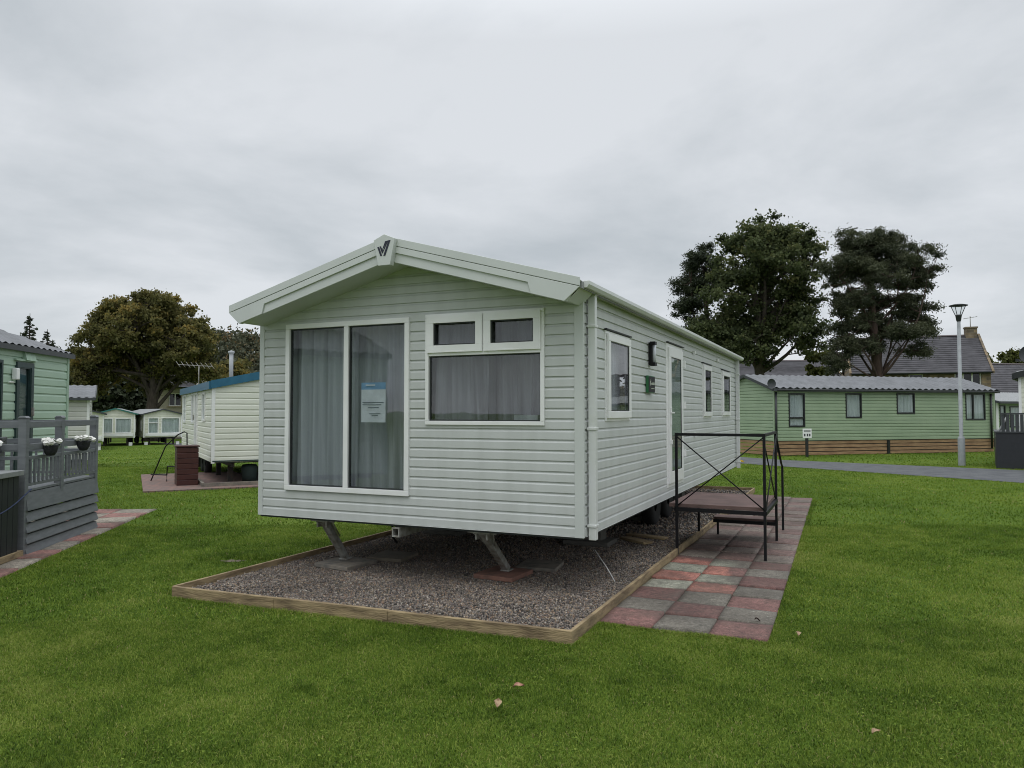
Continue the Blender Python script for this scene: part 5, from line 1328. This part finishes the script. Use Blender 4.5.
tree('pine_tree', 'tall Scots pine with flat layered branches behind the green lodge', (bx, Yp, 0), blobs, [(0, 0, 0), (-.05, 0, 2), (-.1, 0, 4), (-.25, 0, 6), (-.4, 0, 8), (-.55, 0, 10), (-.5, 0, 11.6)], LM_pine, M_pinebark, 600, 230, .13, .55, flat=.62, limbs=22, trunk_r=.40, shape='needle', shell=.15, limb_r=.2)
# conifers by the mint caravan
def conifer(label, px, ptop, Y, half, gz=0, seed=0, leafm=None, n=90):
    bx = X_(px, Y); h = Z_(ptop, Y) - gz; r = root('conifer_tree', label, 'tree', (bx, Y, gz), 0, None)
    tb = MB(); tb.tube([(0, 0, 0), (0, 0, h * .5), (0, 0, h)], [.25, .15, .02], 8)
    cs = []; rr = []
    for k in range(n):
        t = k / n; z = h * (.08 + .9 * t); R_ = half * Y / 748 * (1 - t) ** .8 + .12; a = rng.uniform(0, 6.28); q = R_ * rng.uniform(.45, 1.05)
        c = (q * math.cos(a), q * math.sin(a), z - .1 * q); cs.append(c); s = .14 + .5 * (1 - t); rr.append((s, s, s * .45)); tb.tube([(0, 0, z + .15 * q), c], [.04, .015], 4, cap=False)
    tb.build('trunk', M_bark, r); V, F, K = leaves(cs, rr, 150, .17, shape='needle'); raw_mesh('crown', V, F, leafm or LM_conif, K, parent=r)
conifer('pointed dark conifer rising left of the spreading tree, above the mint caravan roof', 28, 313, 66, 26, -.8, n=150)
conifer('shorter bushy dark conifer just right of the pointed one', 46, 329, 68, 26, -.8, n=130)
# dark understorey trees behind far caravans
und = [(78, 352, 96, 26, 'dark round tree directly behind the leftmost far caravan'), (104, 372, 92, 22, 'low dark evergreen behind the green trimmed far caravan'), (128, 378, 94, 20, 'dark evergreen left of the spreading tree trunk'), (60, 344, 98, 22, 'dark tree behind the mint caravan roof end'), (208, 352, 100, 24, 'golden green tree at the right foot of the spreading tree'), (232, 358, 104, 20, 'brownish tree above the cream caravan flue')]
for i, (px, pt, Y, hw, lab) in enumerate(und):
    bx = X_(px, Y); gz = gz_at(bx, Y); hp = (412 - pt) / 2
    blobs = [bl(px, pt + hp * .9, hw, hp * .9, Y, bx, gz), bl(px + 8, pt + hp * 1.3, hw, hp * .7, Y, bx, gz)]
    h = Z_(pt, Y) - gz
    tree('background_tree', lab, (bx, Y, gz), blobs, [(0, 0, 0), (0, 0, h * .3), (0, 0, h * .6), (.1, 0, h * .85)], LM_conif if i < 4 else LM_autumn, M_bark, 60, 200, .38, 1.0, limbs=5, trunk_r=.3, group='background trees behind the far caravans')
ytr = [(985, 352, 100, 26, 'yellow green tree behind the gable of the stone building'), (1022, 344, 96, 30, 'yellow green tree at the right edge above the slate roof')]
for i, (px, pt, Y, hw, lab) in enumerate(ytr):
    bx = X_(px, Y); hp = (412 - pt) / 2
    blobs = [bl(px, pt + hp * .8, hw, hp * .8, Y, bx, 0), bl(px + 10, pt + hp * 1.2, hw, hp * .8, Y, bx, 0)]; h = Z_(pt, Y)
    tree('background_tree', lab, (bx, Y, 0), blobs, [(0, 0, 0), (0, 0, h * .3), (0, 0, h * .6), (.1, 0, h * .85)], LM_yel, M_bark, 70, 220, .34, .95, limbs=5, trunk_r=.3, group='yellow green trees at the right')
bx = X_(815, 60); tree('background_tree', 'small golden bush tree between the leafy tree and the pine', (X_(822, 57), 57, 0), [bl(822, 366, 12, 14, 57, X_(822, 57), 0), bl(822, 385, 14, 16, 57, X_(822, 57), 0)], [(0, 0, 0), (0, 0, 1.5), (0, 0, 3.2)], LM_yel, M_bark, 30, 200, .25, .6, limbs=4, trunk_r=.12)

# wooded hill far behind
def hill(x, y):
    h = 15.5 * np.exp(-((x + 78) / 55) ** 2) * sstep((y - 120) / 90) * (1 + .10 * np.sin(x * .05)) + 4 * sstep((y - 130) / 80)
    return h
hx = np.linspace(-400, 300, 71); hy = np.linspace(112, 420, 32); HX, HY = np.meshgrid(hx, hy); HZ = hill(HX, HY) - 1.6
idx = np.arange(HX.size).reshape(HX.shape); Q = np.stack([idx[:-1, :-1], idx[:-1, 1:], idx[1:, 1:], idx[1:, :-1]], -1).reshape(-1, 4)
o = raw_mesh('hills', np.stack([HX, HY, HZ], -1).reshape(-1, 3), Q, mat('hill_ground', (.035, .045, .02), .95, nscale=.05), smooth=True); tag(o, kind='structure')
n = 2600; x = rng.uniform(-210, 190, n); y = rng.uniform(122, 215, n)
cs = np.stack([x, y, hill(x, y) - 1.6 + 3.5], -1); q = rng.uniform(1.8, 3.6, n)
V, F, K = leaves(cs, [(a, a, a * 1.1) for a in q], 150, .62)
o = raw_mesh('woods', V, F, LM_far, K); tag(o, 'far wooded hillside with mixed green and brown trees', 'woods', kind='stuff')

# ------------------------------------------------------------------ fallen leaves
def fallen(x, y, rot, s, label, col):
    m = MB(); pts = []
    for k in range(9):
        t = k / 8; w = math.sin(math.pi * t) ** .8 * .28 * s; pts.append((t * s, w, .012 * math.sin(t * 5)))
    vs = [(a, b, c + .01) for a, b, c in pts] + [(a, 0, c) for a, b, c in pts] + [(a, -b, c + .012) for a, b, c in pts]
    fs = [(i, i + 1, 9 + i + 1, 9 + i) for i in range(8)] + [(9 + i, 9 + i + 1, 18 + i + 1, 18 + i) for i in range(8)]
    m.add(vs, fs, 0, True); o = m.build('fallen_leaf', col); flat_ = 'paving' in label and 'lawn' not in label; o.location = (x, y, .048 if flat_ else .035); o.rotation_euler = (0, 0, rot) if flat_ else (R(12), R(-25), rot); tag(o, label, 'leaf', 'fallen leaves on the lawn')
LB = mat('dry_leaf', (.38, .27, .16), .7, col2=(.24, .15, .08), nscale=30); LR = mat('reddish_leaf', (.42, .24, .15), .7, col2=(.25, .11, .07), nscale=40)
fallen(-.09, 4.52, 1.45, .085, 'upright tan fallen leaf on the lawn, nearest the bottom centre', LB)
fallen(.01, 4.85, -.2, .075, 'reddish tan fallen leaf just behind the tan one on the lawn', LR)
fallen(1.97, 4.16, .3, .06, 'small brown fallen leaf at the lower right of the lawn', LB)
fallen(2.25, 5.95, 1.2, .07, 'thin pale fallen leaf on the lawn beside the paving corner', LB)
q = W(1.52, .0); fallen(q[0], q[1], .1, .05, 'dark brown fallen leaf on the paving near its front right corner', mat('dark_brown_leaf', (.05, .03, .02), .8))
